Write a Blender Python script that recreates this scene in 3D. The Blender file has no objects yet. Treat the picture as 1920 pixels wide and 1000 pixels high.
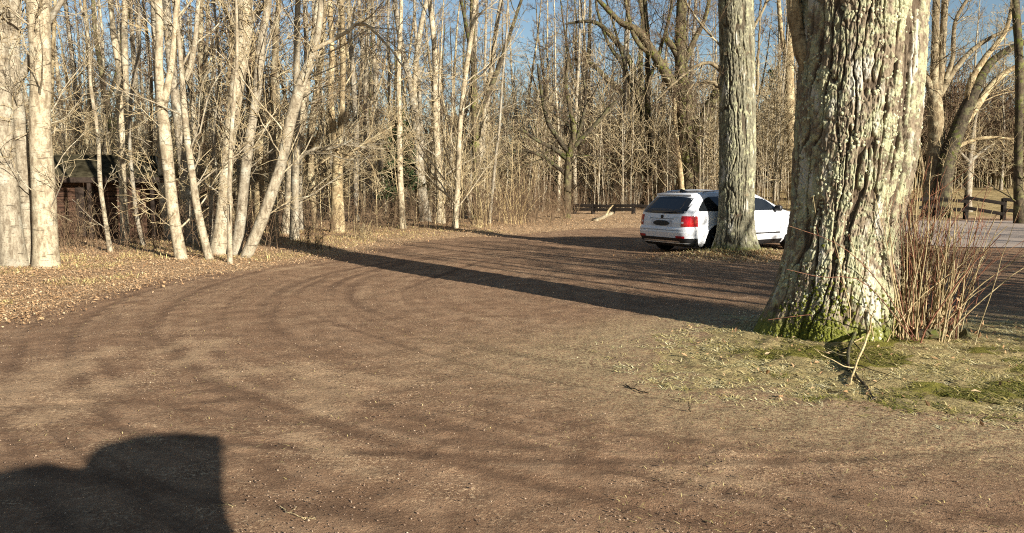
import bpy, bmesh, math, random
import numpy as np
from mathutils import Vector, Matrix

# ------------------------------------------------------------------ camera, sky, sun, exposure
S = bpy.context.scene
COL = S.collection
F, PITCH, HC = 1450.0, math.radians(6.2), 1.65
cam_d = bpy.data.cameras.new('camera'); cam = bpy.data.objects.new('camera', cam_d); COL.objects.link(cam)
cam.location = (0, 0, HC); cam.rotation_euler = (math.pi/2 - PITCH, 0, 0)
cam_d.sensor_width = 36; cam_d.lens = 36*F/1920; cam_d.clip_start = .05; cam_d.clip_end = 2000
S.camera = cam
SUN_EL, SUN_AZ = math.radians(15.5), math.radians(39)         # sun low behind the camera's right shoulder
sun_vec = Vector((math.sin(SUN_AZ)*math.cos(SUN_EL), -math.cos(SUN_AZ)*math.cos(SUN_EL), math.sin(SUN_EL)))
W = bpy.data.worlds.new('World'); S.world = W; W.use_nodes = True
wn, wl = W.node_tree.nodes, W.node_tree.links
sky = wn.new('ShaderNodeTexSky'); sky.sky_type = 'NISHITA'; sky.sun_disc = False
sky.sun_elevation = SUN_EL; sky.sun_rotation = math.atan2(sun_vec.x, sun_vec.y)
sky.air_density = 1.0; sky.dust_density = .4; sky.ozone_density = 1.7
wl.new(sky.outputs[0], wn['Background'].inputs[0]); wn['Background'].inputs[1].default_value = .05
sl = bpy.data.lights.new('sun', 'SUN'); sl.energy = 5.0; sl.angle = math.radians(.5); sl.color = (1, .94, .84)
so = bpy.data.objects.new('sun', sl); COL.objects.link(so); so.location = (20, -20, 12)
so.rotation_euler = sun_vec.to_track_quat('Z', 'Y').to_euler()
S.view_settings.view_transform = 'Standard'; S.view_settings.look = 'None'
S.view_settings.exposure = 1.28; S.view_settings.gamma = 1
S.cycles.use_denoising = False; S.cycles.filter_width = 1.1; S.cycles.max_bounces = 5; S.cycles.sample_clamp_indirect = 3

# ------------------------------------------------------------------ helpers
rng = np.random.default_rng(11); random.seed(5)
SP, CP = math.sin(PITCH), math.cos(PITCH)
def ray(px, py):
    dx = (px-960)/F; dv = (500-py)/F
    return np.array([dx, CP+dv*SP, -SP+dv*CP])
def G(px, py):                      # a pixel of the photo to its point on the flat ground
    d = ray(px, py); k = HC/-d[2]
    return np.array([d[0]*k, d[1]*k, 0.])
def P(px, py, Y):                   # a pixel to the point at distance Y
    d = ray(px, py); k = Y/d[1]
    return np.array([d[0]*k, Y, HC+d[2]*k])
def sstep(a, b, x):
    t = np.clip((x-a)/(b-a), 0, 1); return t*t*(3-2*t)
def _h(ix, iy, s):
    with np.errstate(over='ignore'):
        h = ix.astype(np.uint32)*np.uint32(374761393)+iy.astype(np.uint32)*np.uint32(668265263)+np.uint32(s*2654435 % 4294967291)
        h = (h ^ (h >> np.uint32(13)))*np.uint32(1274126177); h = h ^ (h >> np.uint32(16))
    return (h & np.uint32(0xffffff)).astype(np.float64)/0xffffff
def vn(x, y, s=0, per=None):        # value noise, optionally periodic in x
    x = np.asarray(x, float); y = np.asarray(y, float)
    ix = np.floor(x).astype(np.int64); iy = np.floor(y).astype(np.int64); fx = x-ix; fy = y-iy
    fx = fx*fx*(3-2*fx); fy = fy*fy*(3-2*fy)
    a, b = (ix, ix+1) if per is None else (ix % per, (ix+1) % per)
    iy0 = iy & 0xffffff; iy1 = (iy+1) & 0xffffff; a = a & 0xffffff; b = b & 0xffffff
    return (_h(a, iy0, s)*(1-fx)+_h(b, iy0, s)*fx)*(1-fy)+(_h(a, iy1, s)*(1-fx)+_h(b, iy1, s)*fx)*fy
def fbm(x, y, s=0, o=4):
    r = 0; a = .5; t = 0
    for k in range(o):
        r = r+a*vn(x*2**k, y*2**k, s+k*17); t += a; a *= .5
    return r/t
def mesh_np(name, V, Q, smooth=True, mats=(), mi=None, attrs=None):
    """V (n,3); Q (m,3) or (m,4) faces, or a list of such arrays"""
    Qs = Q if isinstance(Q, list) else [Q]
    me = bpy.data.meshes.new(name); V = np.ascontiguousarray(V, np.float32)
    me.vertices.add(len(V)); me.vertices.foreach_set('co', V.ravel())
    lv = np.concatenate([q.ravel() for q in Qs]).astype(np.int32)
    tot = np.concatenate([np.full(len(q), q.shape[1], np.int32) for q in Qs])
    st = np.concatenate([[0], np.cumsum(tot)[:-1]]).astype(np.int32)
    me.loops.add(len(lv)); me.loops.foreach_set('vertex_index', lv)
    me.polygons.add(len(tot)); me.polygons.foreach_set('loop_start', st)
    me.polygons.foreach_set('use_smooth', np.full(len(tot), smooth))
    for m in mats: me.materials.append(m)
    if mi is not None: me.polygons.foreach_set('material_index', np.asarray(mi, np.int32))
    for k, a in (attrs or {}).items():
        a = np.asarray(a, np.float32)
        at = me.attributes.new(k, 'FLOAT' if a.ndim == 1 else 'FLOAT_VECTOR', 'POINT')
        at.data.foreach_set('value' if a.ndim == 1 else 'vector', a.ravel())
    me.update(calc_edges=True)
    return me
def obj(name, me, parent=None):
    o = bpy.data.objects.new(name, me); COL.objects.link(o)
    if parent: o.parent = parent
    return o
def tag(o, label=None, cat=None, group=None, kind=None):
    for k, v in (('label', label), ('category', cat), ('group', group), ('kind', kind)):
        if v: o[k] = v
    return o
def thing(name, label, cat, loc=(0, 0, 0), rz=0, group=None):
    o = bpy.data.objects.new(name, None); COL.objects.link(o); o.empty_display_size = .2
    o.location = loc; o.rotation_euler = (0, 0, rz)
    return tag(o, label, cat, group)
class MB:                            # collects boxes, patches and tubes into one mesh
    def __init__(s): s.V = []; s.Q = []; s.n = 0
    def add(s, V, Q):
        V = np.asarray(V, float); Q = [np.asarray(q) for q in (Q if isinstance(Q, list) else [Q])]
        s.V.append(V); s.Q += [q+s.n for q in Q]; s.n += len(V); return s
    def box(s, c, size, R=None, bev=.0):
        bm = bmesh.new(); bmesh.ops.create_cube(bm, size=1)
        bmesh.ops.scale(bm, vec=size, verts=bm.verts)
        if bev: bmesh.ops.bevel(bm, geom=bm.edges[:], offset=bev, segments=2, affect='EDGES', profile=.5)
        bm.verts.index_update(); V = np.array([v.co[:] for v in bm.verts])
        if R is not None: V = V @ np.array(R.to_3x3()).T
        d = {}
        for f in bm.faces: d.setdefault(len(f.verts), []).append([v.index for v in f.verts])
        bm.free(); return s.add(V+np.asarray(c), [np.array(q) for q in d.values()])
    def tube(s, pts, r, k=8, cap=True):
        pts = np.asarray(pts, float); r = np.broadcast_to(np.asarray(r, float), (len(pts),))
        V, Q = tubes(pts[None], r[None], k, cap); return s.add(V, Q)
    def grid(s, Gd):
        a, b = Gd.shape[:2]; i = np.arange(a*b).reshape(a, b)
        return s.add(Gd.reshape(-1, 3), np.stack([i[:-1, :-1], i[1:, :-1], i[1:, 1:], i[:-1, 1:]], -1).reshape(-1, 4))
    def mesh(s, name, m, smooth=True):
        d = {}
        for q in s.Q: d.setdefault(q.shape[1], []).append(q)
        me = mesh_np(name, np.concatenate(s.V), [np.concatenate(q) for q in d.values()], smooth, [m] if m else [])
        return me
    def build(s, name, m, parent=None, smooth=True, sharp=True):
        me = s.mesh(name, m, smooth)
        if smooth and sharp: me.set_sharp_from_angle(angle=math.radians(38))
        return obj(name, me, parent)
def frames(T):
    up = np.where(np.abs(T[..., 2:3]) > .9, np.array([0., 1., 0.]), np.array([0., 0., 1.]))
    A = np.cross(T, up); A /= np.linalg.norm(A, axis=-1, keepdims=True)+1e-9
    return A, np.cross(A, T)
def tubes(Pt, R, k=3, cap=False):    # a batch of tubes (B,N,3),(B,N) -> vertices, quads
    B, N = R.shape
    T = Pt[:, -1]-Pt[:, 0]; T = T/(np.linalg.norm(T, axis=-1, keepdims=True)+1e-9)
    if N > 3:
        Tl = np.gradient(Pt, axis=1); Tl /= np.linalg.norm(Tl, axis=-1, keepdims=True)+1e-9
        A0, _ = frames(T); A = A0[:, None]-Tl*np.sum(A0[:, None]*Tl, -1, keepdims=True)
        A /= np.linalg.norm(A, axis=-1, keepdims=True)+1e-9; Bv = np.cross(A, Tl)
    else:
        A, Bv = frames(T); A = A[:, None]; Bv = Bv[:, None]
    th = np.arange(k)*2*math.pi/k
    V = Pt[:, :, None]+R[:, :, None, None]*(A[:, :, None]*np.cos(th)[:, None]+Bv[:, :, None]*np.sin(th)[:, None])
    i = np.arange(B*N*k).reshape(B, N, k); j = np.roll(i, -1, 2)
    Q = [np.stack([i[:, :-1], i[:, 1:], j[:, 1:], j[:, :-1]], -1).reshape(-1, 4)]
    if cap: Q += [i[:, 0][:, ::-1] if k != 4 else i[:, 0][:, ::-1], i[:, -1]]
    return V.reshape(-1, 3), Q
def catmull(pts, n):
    pts = np.asarray(pts, float); m = len(pts)
    if m == 2: t = np.linspace(0, 1, n)[:, None]; return pts[0]*(1-t)+pts[1]*t
    e = np.concatenate([[2*pts[0]-pts[1]], pts, [2*pts[-1]-pts[-2]]])
    d = np.concatenate([[0], np.cumsum(np.linalg.norm(np.diff(pts[:, :3], axis=0), axis=1))]); u = np.interp(np.linspace(0, d[-1], n), d, np.arange(m))
    i = np.minimum(u.astype(int), m-2); t = (u-i)[:, None]
    p0, p1, p2, p3 = e[i], e[i+1], e[i+2], e[i+3]
    return .5*(2*p1+(p2-p0)*t+(2*p0-5*p1+4*p2-p3)*t*t+(3*p1-p0-3*p2+p3)*t**3)

# ------------------------------------------------------------------ materials
class NT:
    def __init__(s, name):
        s.m = bpy.data.materials.new(name); s.m.use_nodes = True
        s.t = s.m.node_tree; s.b = s.t.nodes['Principled BSDF']
    def n(s, typ, ins=None, **kw):
        nd = s.t.nodes.new(typ)
        for k, v in kw.items(): setattr(nd, k, v)
        for k, v in (ins or {}).items(): s.set(nd.inputs[k], v)
        return nd
    def set(s, sock, v):
        if hasattr(v, 'is_output') or isinstance(v, bpy.types.NodeSocket): s.t.links.new(v, sock)
        else:
            if isinstance(v, tuple) and len(v) == 3 and sock.type == 'RGBA': v = v+(1,)
            sock.default_value = v
    def coord(s, kind='Object', scale=(1, 1, 1), rot=(0, 0, 0)):
        c = s.n('ShaderNodeTexCoord')
        return s.n('ShaderNodeMapping', {'Vector': c.outputs[kind], 'Scale': scale, 'Rotation': rot}).outputs[0]
    def attr(s, name, out='Fac'): return s.n('ShaderNodeAttribute', attribute_name=name).outputs[out]
    def noise(s, v, scale, detail=4, rough=.6, dist=0):
        return s.n('ShaderNodeTexNoise', {'Vector': v, 'Scale': scale, 'Detail': detail, 'Roughness': rough, 'Distortion': dist}).outputs[0]
    def voro(s, v, scale, feature='F1', out=0): return s.n('ShaderNodeTexVoronoi', {'Vector': v, 'Scale': scale}, feature=feature).outputs[out]
    def ramp(s, f, a, b, lo=0., hi=1.): return s.n('ShaderNodeMapRange', {0: f, 1: a, 2: b, 3: lo, 4: hi}, interpolation_type='SMOOTHSTEP').outputs[0]
    def mix(s, f, a, b, mode='MIX'):
        nd = s.t.nodes.new('ShaderNodeMix'); nd.data_type = 'RGBA'; nd.blend_type = mode; nd.clamp_factor = True
        s.set(nd.inputs[0], f); s.set(nd.inputs[6], a); s.set(nd.inputs[7], b); return nd.outputs[2]
    def math(s, op, a, b=0.): return s.n('ShaderNodeMath', {0: a, 1: b}, operation=op).outputs[0]
    def bump(s, h, strength=.5, dist=.02): s.set(s.b.inputs['Normal'], s.n('ShaderNodeBump', {'Height': h, 'Strength': strength, 'Distance': dist}).outputs[0])
    def out(s, col, rough=.85, spec=.3, metal=0.):
        s.set(s.b.inputs['Base Color'], col); s.set(s.b.inputs['Roughness'], rough)
        s.b.inputs['Specular IOR Level'].default_value = spec; s.b.inputs['Metallic'].default_value = metal; return s.m
def simple(name, col, rough=.6, spec=.4, metal=0., var=.25, scale=12., bump=.0):
    t = NT(name); n = t.noise(t.coord(), scale)
    c = t.mix(t.ramp(n, .3, .7), tuple(x*(1-var) for x in col), tuple(min(1, x*(1+var)) for x in col))
    if bump: t.bump(n, bump, .01)
    return t.out(c, rough, spec, metal)
def bark_mat(name, dark, light, lichen, lich=.5, zs=.25, sc=14, moss=None):
    t = NT(name); v = t.coord('Object', (1, 1, zs)); v1 = t.coord('Object')
    rnd = t.n('ShaderNodeObjectInfo').outputs['Random']
    n1 = t.noise(v, sc, 6, .65); n2 = t.noise(v1, 3.1, 4, .6); n3 = t.noise(v1, 38, 3, .7)
    c = t.mix(t.ramp(n1, .32, .62), dark, light)
    c = t.mix(t.ramp(n2, .62-.3*lich, .72-.2*lich), c, lichen)
    c = t.mix(t.math('MULTIPLY', t.ramp(t.noise(v1, 1.7, 5, .7), .5, .66), .55), c, tuple(x*.5+y*.25 for x, y in zip(light, dark)))
    c = t.mix(t.math('MULTIPLY', t.ramp(n3, .5, .66), .7), c, dark)
    vh = t.coord('Object', (1, 1, 5)); c = t.mix(t.math('MULTIPLY', t.ramp(t.noise(vh, 4.5, 3, .6), .60, .66), .7), c, tuple(x*.45 for x in dark))
    if moss: c = t.mix(t.math('MULTIPLY', t.ramp(t.noise(v1, 5.5, 4), .5, .62), t.ramp(t.noise(v1, .8, 2), .45, .6)), c, moss)
    c = t.mix(1., c, t.n('ShaderNodeCombineColor', {0: t.ramp(rnd, 0, 1, .72, 1.12), 1: t.ramp(rnd, 0, 1, .72, 1.08), 2: t.ramp(rnd, 0, 1, .74, 1.0)}).outputs[0], 'MULTIPLY')
    t.bump(t.math('ADD', n1, t.math('MULTIPLY', n3, .4)), .6, .02)
    return t.out(c, .9, .15)
M_PALE = bark_mat('pale_smooth_bark', (.15, .118, .078), (.385, .335, .24), (.42, .395, .305), .3, .4, 13)
M_TAN = bark_mat('tan_bark', (.11, .078, .043), (.31, .245, .145), (.42, .365, .23), .45, .3, 14)
M_DARK = bark_mat('dark_shaded_mossy_bark', (.03, .024, .015), (.10, .078, .05), (.15, .14, .07), .4, .3, 14, (.10, .11, .025))  # dark bark, deepened to carry the shade on the big spreading tree's trunk
M_TWIG = bark_mat('pale_twig_bark', (.21, .16, .095), (.42, .34, .2), (.48, .42, .28), .4, .3, 10)
M_TWIGB = bark_mat('brown_twig_bark', (.07, .047, .03), (.19, .128, .078), (.24, .19, .11), .3, .3, 10)
M_RED = bark_mat('red_shoot_bark', (.14, .06, .038), (.27, .125, .075), (.3, .18, .1), .2, .3, 10)
M_STRAW = bark_mat('straw_stem', (.34, .25, .12), (.58, .46, .25), (.6, .52, .31), .3, .3, 10)

# ------------------------------------------------------------------ the lie of the land
def seg_sd(x, y, line):               # signed distance to an open line (positive on its left side)
    best = np.full(x.shape, 1e9); sgn = np.ones(x.shape)
    for (ax, ay), (bx, by) in zip(line[:-1], line[1:]):
        dx, dy = bx-ax, by-ay; t = np.clip(((x-ax)*dx+(y-ay)*dy)/(dx*dx+dy*dy), 0, 1)
        d = np.hypot(x-ax-t*dx, y-ay-t*dy); m = d < best
        best = np.where(m, d, best); sgn = np.where(m, np.sign(dx*(y-ay)-dy*(x-ax)), sgn)
    return best*sgn
EDGE_PX = [(0, 600), (150, 556), (330, 521), (480, 500), (600, 486), (680, 468), (760, 453), (830, 446), (930, 444), (1010, 436), (1080, 430), (1150, 427), (1230, 427), (1350, 422), (1480, 418)]
EDGE = [(-16., 1.5), (-9.5, 6.5)]+[tuple(G(*p)[:2]) for p in EDGE_PX]+[(17., 35.5), (60., 38.)]
OAKC = (3.46, 8.28)
TR2C = (5.11, 17.48)
def H(x, y):
    x = np.asarray(x, float); y = np.asarray(y, float)
    e = seg_sd(x, y, EDGE)
    r = np.hypot(x-OAKC[0], (y-OAKC[1])*1.0)
    h = .05*np.exp(-(r/1.0)**2)+.03*np.exp(-(np.hypot(x-4.3, y-6.9)/1.6)**2)
    h = h+.07*sstep(0, 1.6, e)+.17*np.exp(-(np.hypot(x-TR2C[0], (y-TR2C[1]+.2)*1.5)/1.25)**2)
    h = h+1.15*sstep(37, 62, y)*sstep(4, 18, x)
    h = h+.05*(fbm(x*.35, y*.35, 3, 3)-.5)*sstep(3, 12, np.hypot(x, y))*(1+1.5*sstep(.5, 3, e))
    return h
def Hs(x, y): return float(H(np.array([x]), np.array([y]))[0])

def axis(lo, hi, c, d0, g):           # spacing d0 around c growing outwards
    def side(L):
        a = [0.]; d = d0
        while a[-1] < L: a.append(a[-1]+d); d *= g
        return np.array(a)
    return np.concatenate([(c-side(c-lo))[:0:-1], c+side(hi-c)])
gx = axis(-420, 420, 1.0, .028, 1.0125); gy = axis(-40, 620, 5.2, .026, 1.0125)
X, Y = np.meshgrid(gx, gy, indexing='ij')
e = seg_sd(X, Y, EDGE)
wob = fbm(X*1.3, Y*1.3, 5, 4)-.5; wob2 = fbm(X*4, Y*4, 9, 3)-.5
litter = sstep(-.55, .5, e+1.1*wob+.5*wob2)
def blob(cx, cy, rx, ry, rot=0.):
    c, s = math.cos(rot), math.sin(rot); a = (X-cx)*c+(Y-cy)*s; b = -(X-cx)*s+(Y-cy)*c
    return np.hypot(a/rx, b/ry)
isl = np.minimum(blob(4.3, 7.3, 3.0, 2.15, .12), blob(6.8, 7.3, 3.6, 1.9, .0))
grass = 1-sstep(.72, 1.15, isl+.45*wob+.25*wob2)
isl2 = blob(TR2C[0]-.1, TR2C[1]-.55, 2.1, 1.15)
grass2 = 1-sstep(.6, 1.15, isl2+.5*wob+.2*wob2)
lawn = sstep(36, 38, Y)*sstep(9, 13, X)
moss = grass*sstep(.50, .66, fbm(X*1.5, Y*2.2, 21, 4))*sstep(1.15, .55, blob(4.3, 6.95, 2.4, 1.5))
CX, CY = 5.0, 12.5
rr = np.hypot(X-CX, Y-CY); th = np.arctan2(X-CX, -(Y-CY))
trk = np.stack([rr*1.0, th*1.2, np.zeros_like(rr)], -1)
def streak(a, b, w):
    A, B_ = G(*a)[:2], G(*b)[:2]; d = np.abs(seg_sd(X, Y, [tuple(A), tuple(B_)])); return np.exp(-(d/(1.7*w))**2)
pale = np.zeros_like(X)
for a, b, w in [((-60, 770), (110, 690), .3), ((-100, 800), (60, 720), .3), ((110, 690), (210, 655), .13), ((60, 790), (200, 720), .2), ((330, 685), (410, 640), .12), ((300, 660), (345, 640), .1), ((570, 690), (640, 740), .22),
                ((660, 700), (760, 720), .12), ((560, 735), (620, 770), .15), ((430, 700), (520, 690), .2), ((560, 820), (700, 890), .1), ((1260, 890), (1420, 905), .12), ((1300, 870), (1390, 868), .1), ((520, 505), (580, 500), .2)]:
    pale = np.maximum(pale, streak(a, b, w))
track = np.zeros_like(X); ra = np.random.default_rng(71)
for k_, (cx_, cy_, r0_, w_, a_) in enumerate([(5+ra.normal(0, .5), 12.5+ra.normal(0, .4), 6.6+.19*q_+ra.normal(0, .1), ra.uniform(.045, .11), ra.uniform(.35, .9)) for q_ in range(34)]+[(9., 16.5, 14.6, .1, .6), (9., 16.5, 16.1, .1, .7), (1., 14., 9.0, .09, .6), (1., 14, 10.5, .1, .6), (-6, 30., 24.5, .1, .5), (-6, 30, 26.0, .1, .5), (9., 16.5, 15.2, .07, .6), (9., 16.5, 16.6, .08, .6), (1, 14, 9.6, .07, .6)]):
    r2 = np.hypot(X-cx_, Y-cy_); t2_ = np.arctan2(X-cx_, cy_-Y); rw = r0_+.35*(vn(t2_*2.2, 0*t2_+k_, 72)-.5)
    d_ = (r2-rw)/w_; am = a_*sstep(.32, .72, vn(t2_*3.1+7, 0*t2_+k_*3.3, 73))
    track = np.maximum(track, am*np.exp(-d_**4)); track = track-.45*am*(np.exp(-((np.abs(d_)-1.5)/.45)**2))
straw = np.maximum(sstep(.0, 1., 1-np.abs(isl-1.1)/.55)*.8, .9*np.exp(-(blob(1.2, 7.2, 1.6, 1.2))**2))   # thin dry grass fading into the dirt around the oak
Z = H(X, Y)
ring = vn(rr*3.1, th*1.1, 31)*.6+vn(rr*8.0, th*2.4, 33)*.4
dirt = (1-litter)*(1-grass)*(1-lawn)
Z = Z+dirt*(-.010*track+.010*(ring-.5)+.012*(vn(X*9, Y*9, 41)-.5)+.008*(vn(X*23, Y*23, 42)-.5))*sstep(60, 30, Y)
Z = Z+grass*(.035*(vn(X*6, Y*6, 43)-.5)+.03*(vn(X*15, Y*15, 44)-.5))+litter*sstep(70, 35, Y)*.05*(vn(X*7, Y*7, 45)-.5)
i = np.arange(X.size).reshape(X.shape)
Qg = np.stack([i[:-1, :-1], i[1:, :-1], i[1:, 1:], i[:-1, 1:]], -1).reshape(-1, 4)
t = NT('dirt_and_litter_ground'); v = t.coord('Object')
tv = t.attr('trk', 'Vector')
nL = t.noise(v, .55, 4, .6); nM = t.noise(v, 3.2, 5, .62); nF = t.noise(v, 28, 5, .75); nX = t.noise(v, 95, 3, .8)
nT = t.noise(t.n('ShaderNodeMapping', {'Vector': tv, 'Scale': (4.6, 1.3, 1)}).outputs[0], 1., 4, .55)
nT2 = t.noise(t.n('ShaderNodeMapping', {'Vector': tv, 'Scale': (13, 3.0, 1)}).outputs[0], 1., 3, .6)
c = t.mix(t.ramp(nM, .35, .68), (.21, .123, .07), (.30, .178, .102))
c = t.mix(t.math('MULTIPLY', t.math('MULTIPLY', t.ramp(nT, .4, .7), t.ramp(nM, .36, .6)), .7), c, (.37, .24, .142))
c = t.mix(t.math('MULTIPLY', t.math('MULTIPLY', t.ramp(nT2, .45, .7), t.ramp(nL, .35, .6)), .5), c, (.15, .09, .054))
tk = t.attr('track')
c = t.mix(t.math('MULTIPLY', t.ramp(tk, .1, .8), .6), c, (.115, .068, .041))
c = t.mix(t.math('MULTIPLY', t.ramp(tk, -.08, -.4), .5), c, (.50, .335, .2))
sp = t.math('MULTIPLY', t.math('MULTIPLY', t.ramp(nF, .5, .66), t.ramp(nL, .36, .6, .25, .8)), t.ramp(tk, .5, .0, .3, 1.))
c = t.mix(sp, c, (.47, .325, .195))
c = t.mix(t.math('MULTIPLY', t.ramp(nX, .6, .7, 0, .85), t.ramp(nM, .42, .66, .15, 1.)), c, (.66, .48, .3))
c = t.mix(t.ramp(nX, .38, .27, 0, .6), c, (.06, .04, .03))
nS = t.noise(v, 40, 3, .85); nC = t.noise(v, 1.7, 5, .7)
sd_ = t.math('MULTIPLY', t.math('MULTIPLY', t.ramp(nS, .53, .62), t.ramp(t.math('ADD', nC, t.math('MULTIPLY', t.attr('pale'), .22)), .5, .6, .03, .95)), t.ramp(tk, .5, -.1, .2, 1.))
c = t.mix(sd_, c, (.66, .46, .27))
pz = t.math('MULTIPLY', t.ramp(t.math('ADD', t.math('MULTIPLY', t.attr('pale'), .55), t.math('ADD', t.math('MULTIPLY', nF, 1.1), t.math('MULTIPLY', t.math('ADD', nM, nX), .55))), 1.36, 1.75), .5)
c = t.mix(pz, c, (.54, .37, .215))
stw = t.math('MULTIPLY', t.attr('straw'), t.ramp(nF, .4, .58))
c = t.mix(stw, c, (.48, .37, .2))
lt = t.mix(t.ramp(nF, .36, .62), (.30, .19, .105), (.48, .325, .18))
lt = t.mix(t.ramp(nX, .55, .68), lt, (.58, .44, .3))
lt = t.mix(t.ramp(t.noise(v, 7, 4), .56, .7), lt, (.14, .085, .045))
c = t.mix(t.ramp(t.math('ADD', t.attr('litter'), t.math('MULTIPLY', t.math('SUBTRACT', nF, .5), .9)), .35, .62), c, lt)
gs = t.mix(t.ramp(nF, .35, .62), (.21, .155, .07), (.47, .37, .17))
gs = t.mix(t.ramp(nX, .6, .72), gs, (.5, .43, .23))
gs = t.mix(t.math('MULTIPLY', t.ramp(t.noise(v, 2.6, 5, .7), .52, .62), .75), gs, (.17, .115, .06))
gs = t.mix(t.ramp(t.math('ADD', t.attr('moss'), t.math('SUBTRACT', nF, .5)), .3, .6), gs, t.mix(t.ramp(nX, .4, .6), (.12, .11, .02), (.26, .23, .05)))
c = t.mix(t.ramp(t.math('ADD', t.attr('grass'), t.math('MULTIPLY', t.math('SUBTRACT', nF, .5), .9)), .35, .62), c, gs)
c = t.mix(t.attr('lawn'), c, t.mix(t.ramp(t.noise(v, 1.5, 6, .7), .35, .65), (.22, .16, .07), (.46, .34, .16)))
t.bump(t.math('ADD', t.math('ADD', nF, t.math('MULTIPLY', nX, .5)), t.math('MULTIPLY', nT2, .5)), .9, .03)
M_GROUND = t.out(c, .95, .1)
g = obj('ground', mesh_np('ground', np.stack([X, Y, Z], -1).reshape(-1, 3), Qg, True, [M_GROUND], None,
        {'litter': np.maximum(litter, grass2*.9).ravel(), 'grass': grass.ravel(), 'moss': moss.ravel(), 'lawn': lawn.ravel(), 'pale': pale.ravel(), 'straw': (straw*(1-grass)).ravel(), 'trk': trk.reshape(-1, 3), 'track': (track*(1-grass)*(1-litter)).ravel()}))
tag(g, 'brown dirt parking loop with curved tyre tracks, leaf litter and dry grass', kind='structure')
del X, Y, Z, i, Qg, trk, rr, th, ring, dirt, wob, wob2, e

# asphalt road at the right, beyond the oak
xs = np.linspace(0, 1, 90); ys = np.linspace(0, 1, 40)
U, Vv = np.meshgrid(xs, ys, indexing='ij')
ny, fy_ = 19.6, 33.2
rx = 9.3+U*60; ry = ny+Vv*(fy_-ny)+(.35*np.sin(rx*.35)*(1-Vv))
rx = rx+2.5*np.abs(Vv-.45)**2*4*(1-U)
t = NT('worn_asphalt'); v = t.coord('Object'); n = t.noise(v, 60, 4, .7); n2 = t.noise(v, .7, 4)
c = t.mix(t.ramp(n, .35, .7), (.31, .235, .175), (.52, .42, .33)); c = t.mix(t.ramp(n2, .45, .65, 0, .5), c, (.36, .30, .25))
t.bump(n, .4, .01)
mb = MB(); mb.grid(np.stack([rx, ry, H(rx, ry)+.012+.01], -1)); o = mb.build('road', t.out(c, .9, .2)); o['kind'] = 'structure'
o['label'] = 'pale grey asphalt road beyond the oak striped with tree shadows'

# ------------------------------------------------------------------ trees
def grow(Pt, R, n, r, t0, t1, a0, a1, L, rr_, npts, curl=.25, up=.25, rmin=.004):
    B, N = R.shape; idx = np.repeat(np.arange(B), n); m = len(idx)
    tt = r.uniform(t0, t1, m)*(N-1); k = np.minimum(tt.astype(int), N-2); f = tt-k
    pos = Pt[idx, k]*(1-f)[:, None]+Pt[idx, k+1]*f[:, None]
    T = Pt[idx, k+1]-Pt[idx, k]; T /= np.linalg.norm(T, axis=1, keepdims=True)+1e-9
    pr = R[idx, k]*(1-f)+R[idx, k+1]*f
    A, Bv = frames(T); ph = r.uniform(0, 2*math.pi, m)[:, None]; an = r.uniform(a0, a1, m)[:, None]
    D = np.cos(an)*T+np.sin(an)*(np.cos(ph)*A+np.sin(ph)*Bv)
    pl = np.linalg.norm(np.diff(Pt, axis=1), axis=2).sum(1)[idx]
    ln = (r.uniform(L[0], L[1], m)*(pl if L[2] else 1)*(1-.55*tt/(N-1)))[:, None]
    w = np.cumsum(r.normal(0, curl, (m, npts-1, 3)), axis=1)
    dirs = D[:, None]+w; dirs[..., 2] += np.linspace(0, up, npts-1)
    dirs /= np.linalg.norm(dirs, axis=2, keepdims=True)
    P2 = np.concatenate([pos[:, None], pos[:, None]+np.cumsum(dirs*ln[:, None]/(npts-1), axis=1)], 1)
    r0 = np.maximum(np.minimum(pr*.7, rr_*ln[:, 0]), rmin)
    R2 = np.maximum(r0[:, None]*np.linspace(1, .28, npts), rmin*.8)
    return P2, R2
def trunk_mesh(name, pts, rad, mat, sides=16, rows=60, seed=0, rough=.05, flare=.35):
    q = catmull(np.column_stack([pts, rad]), rows); c = q[:, :3]; R = np.maximum(q[:, 3], .004)
    T = np.gradient(c, axis=0); T /= np.linalg.norm(T, axis=1, keepdims=True)
    A, Bv = frames(T); ref = np.array([1., 0, 0]); A = ref-T*(T @ ref)[:, None]; A /= np.linalg.norm(A, axis=1, keepdims=True); Bv = np.cross(T, A)
    th_ = np.arange(sides)*2*math.pi/sides; u = np.arange(sides)/sides
    hz = (c[:, 2]-c[0, 2])
    nz = vn((u*6)[None, :]+0*hz[:, None], hz[:, None]*2.2+0*u, seed, 6)-.5
    nz2 = vn((u*sides/2)[None, :]+0*hz[:, None], hz[:, None]*7+0*u, seed+3, max(1, sides//2))-.5
    lob = vn((u*5)[None, :]+0*hz[:, None], 0*hz[:, None]+0*u+.5, seed+5, 5)
    rad2 = R[:, None]*(1+rough*2*nz+rough*nz2+flare*np.exp(-np.maximum(hz, 0)/(2.2*R[0]+.08))[:, None]*(.25+1.1*lob))
    V = c[:, None]+rad2[..., None]*(A[:, None]*np.cos(th_)[:, None]+Bv[:, None]*np.sin(th_)[:, None])
    i = np.arange(rows*sides).reshape(rows, sides); j = np.roll(i, -1, 1)
    Q = np.stack([i[:-1], j[:-1], j[1:], i[1:]], -1).reshape(-1, 4)
    return mesh_np(name, V.reshape(-1, 3), [Q, i[-1][None, :]], True, [mat])
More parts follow.
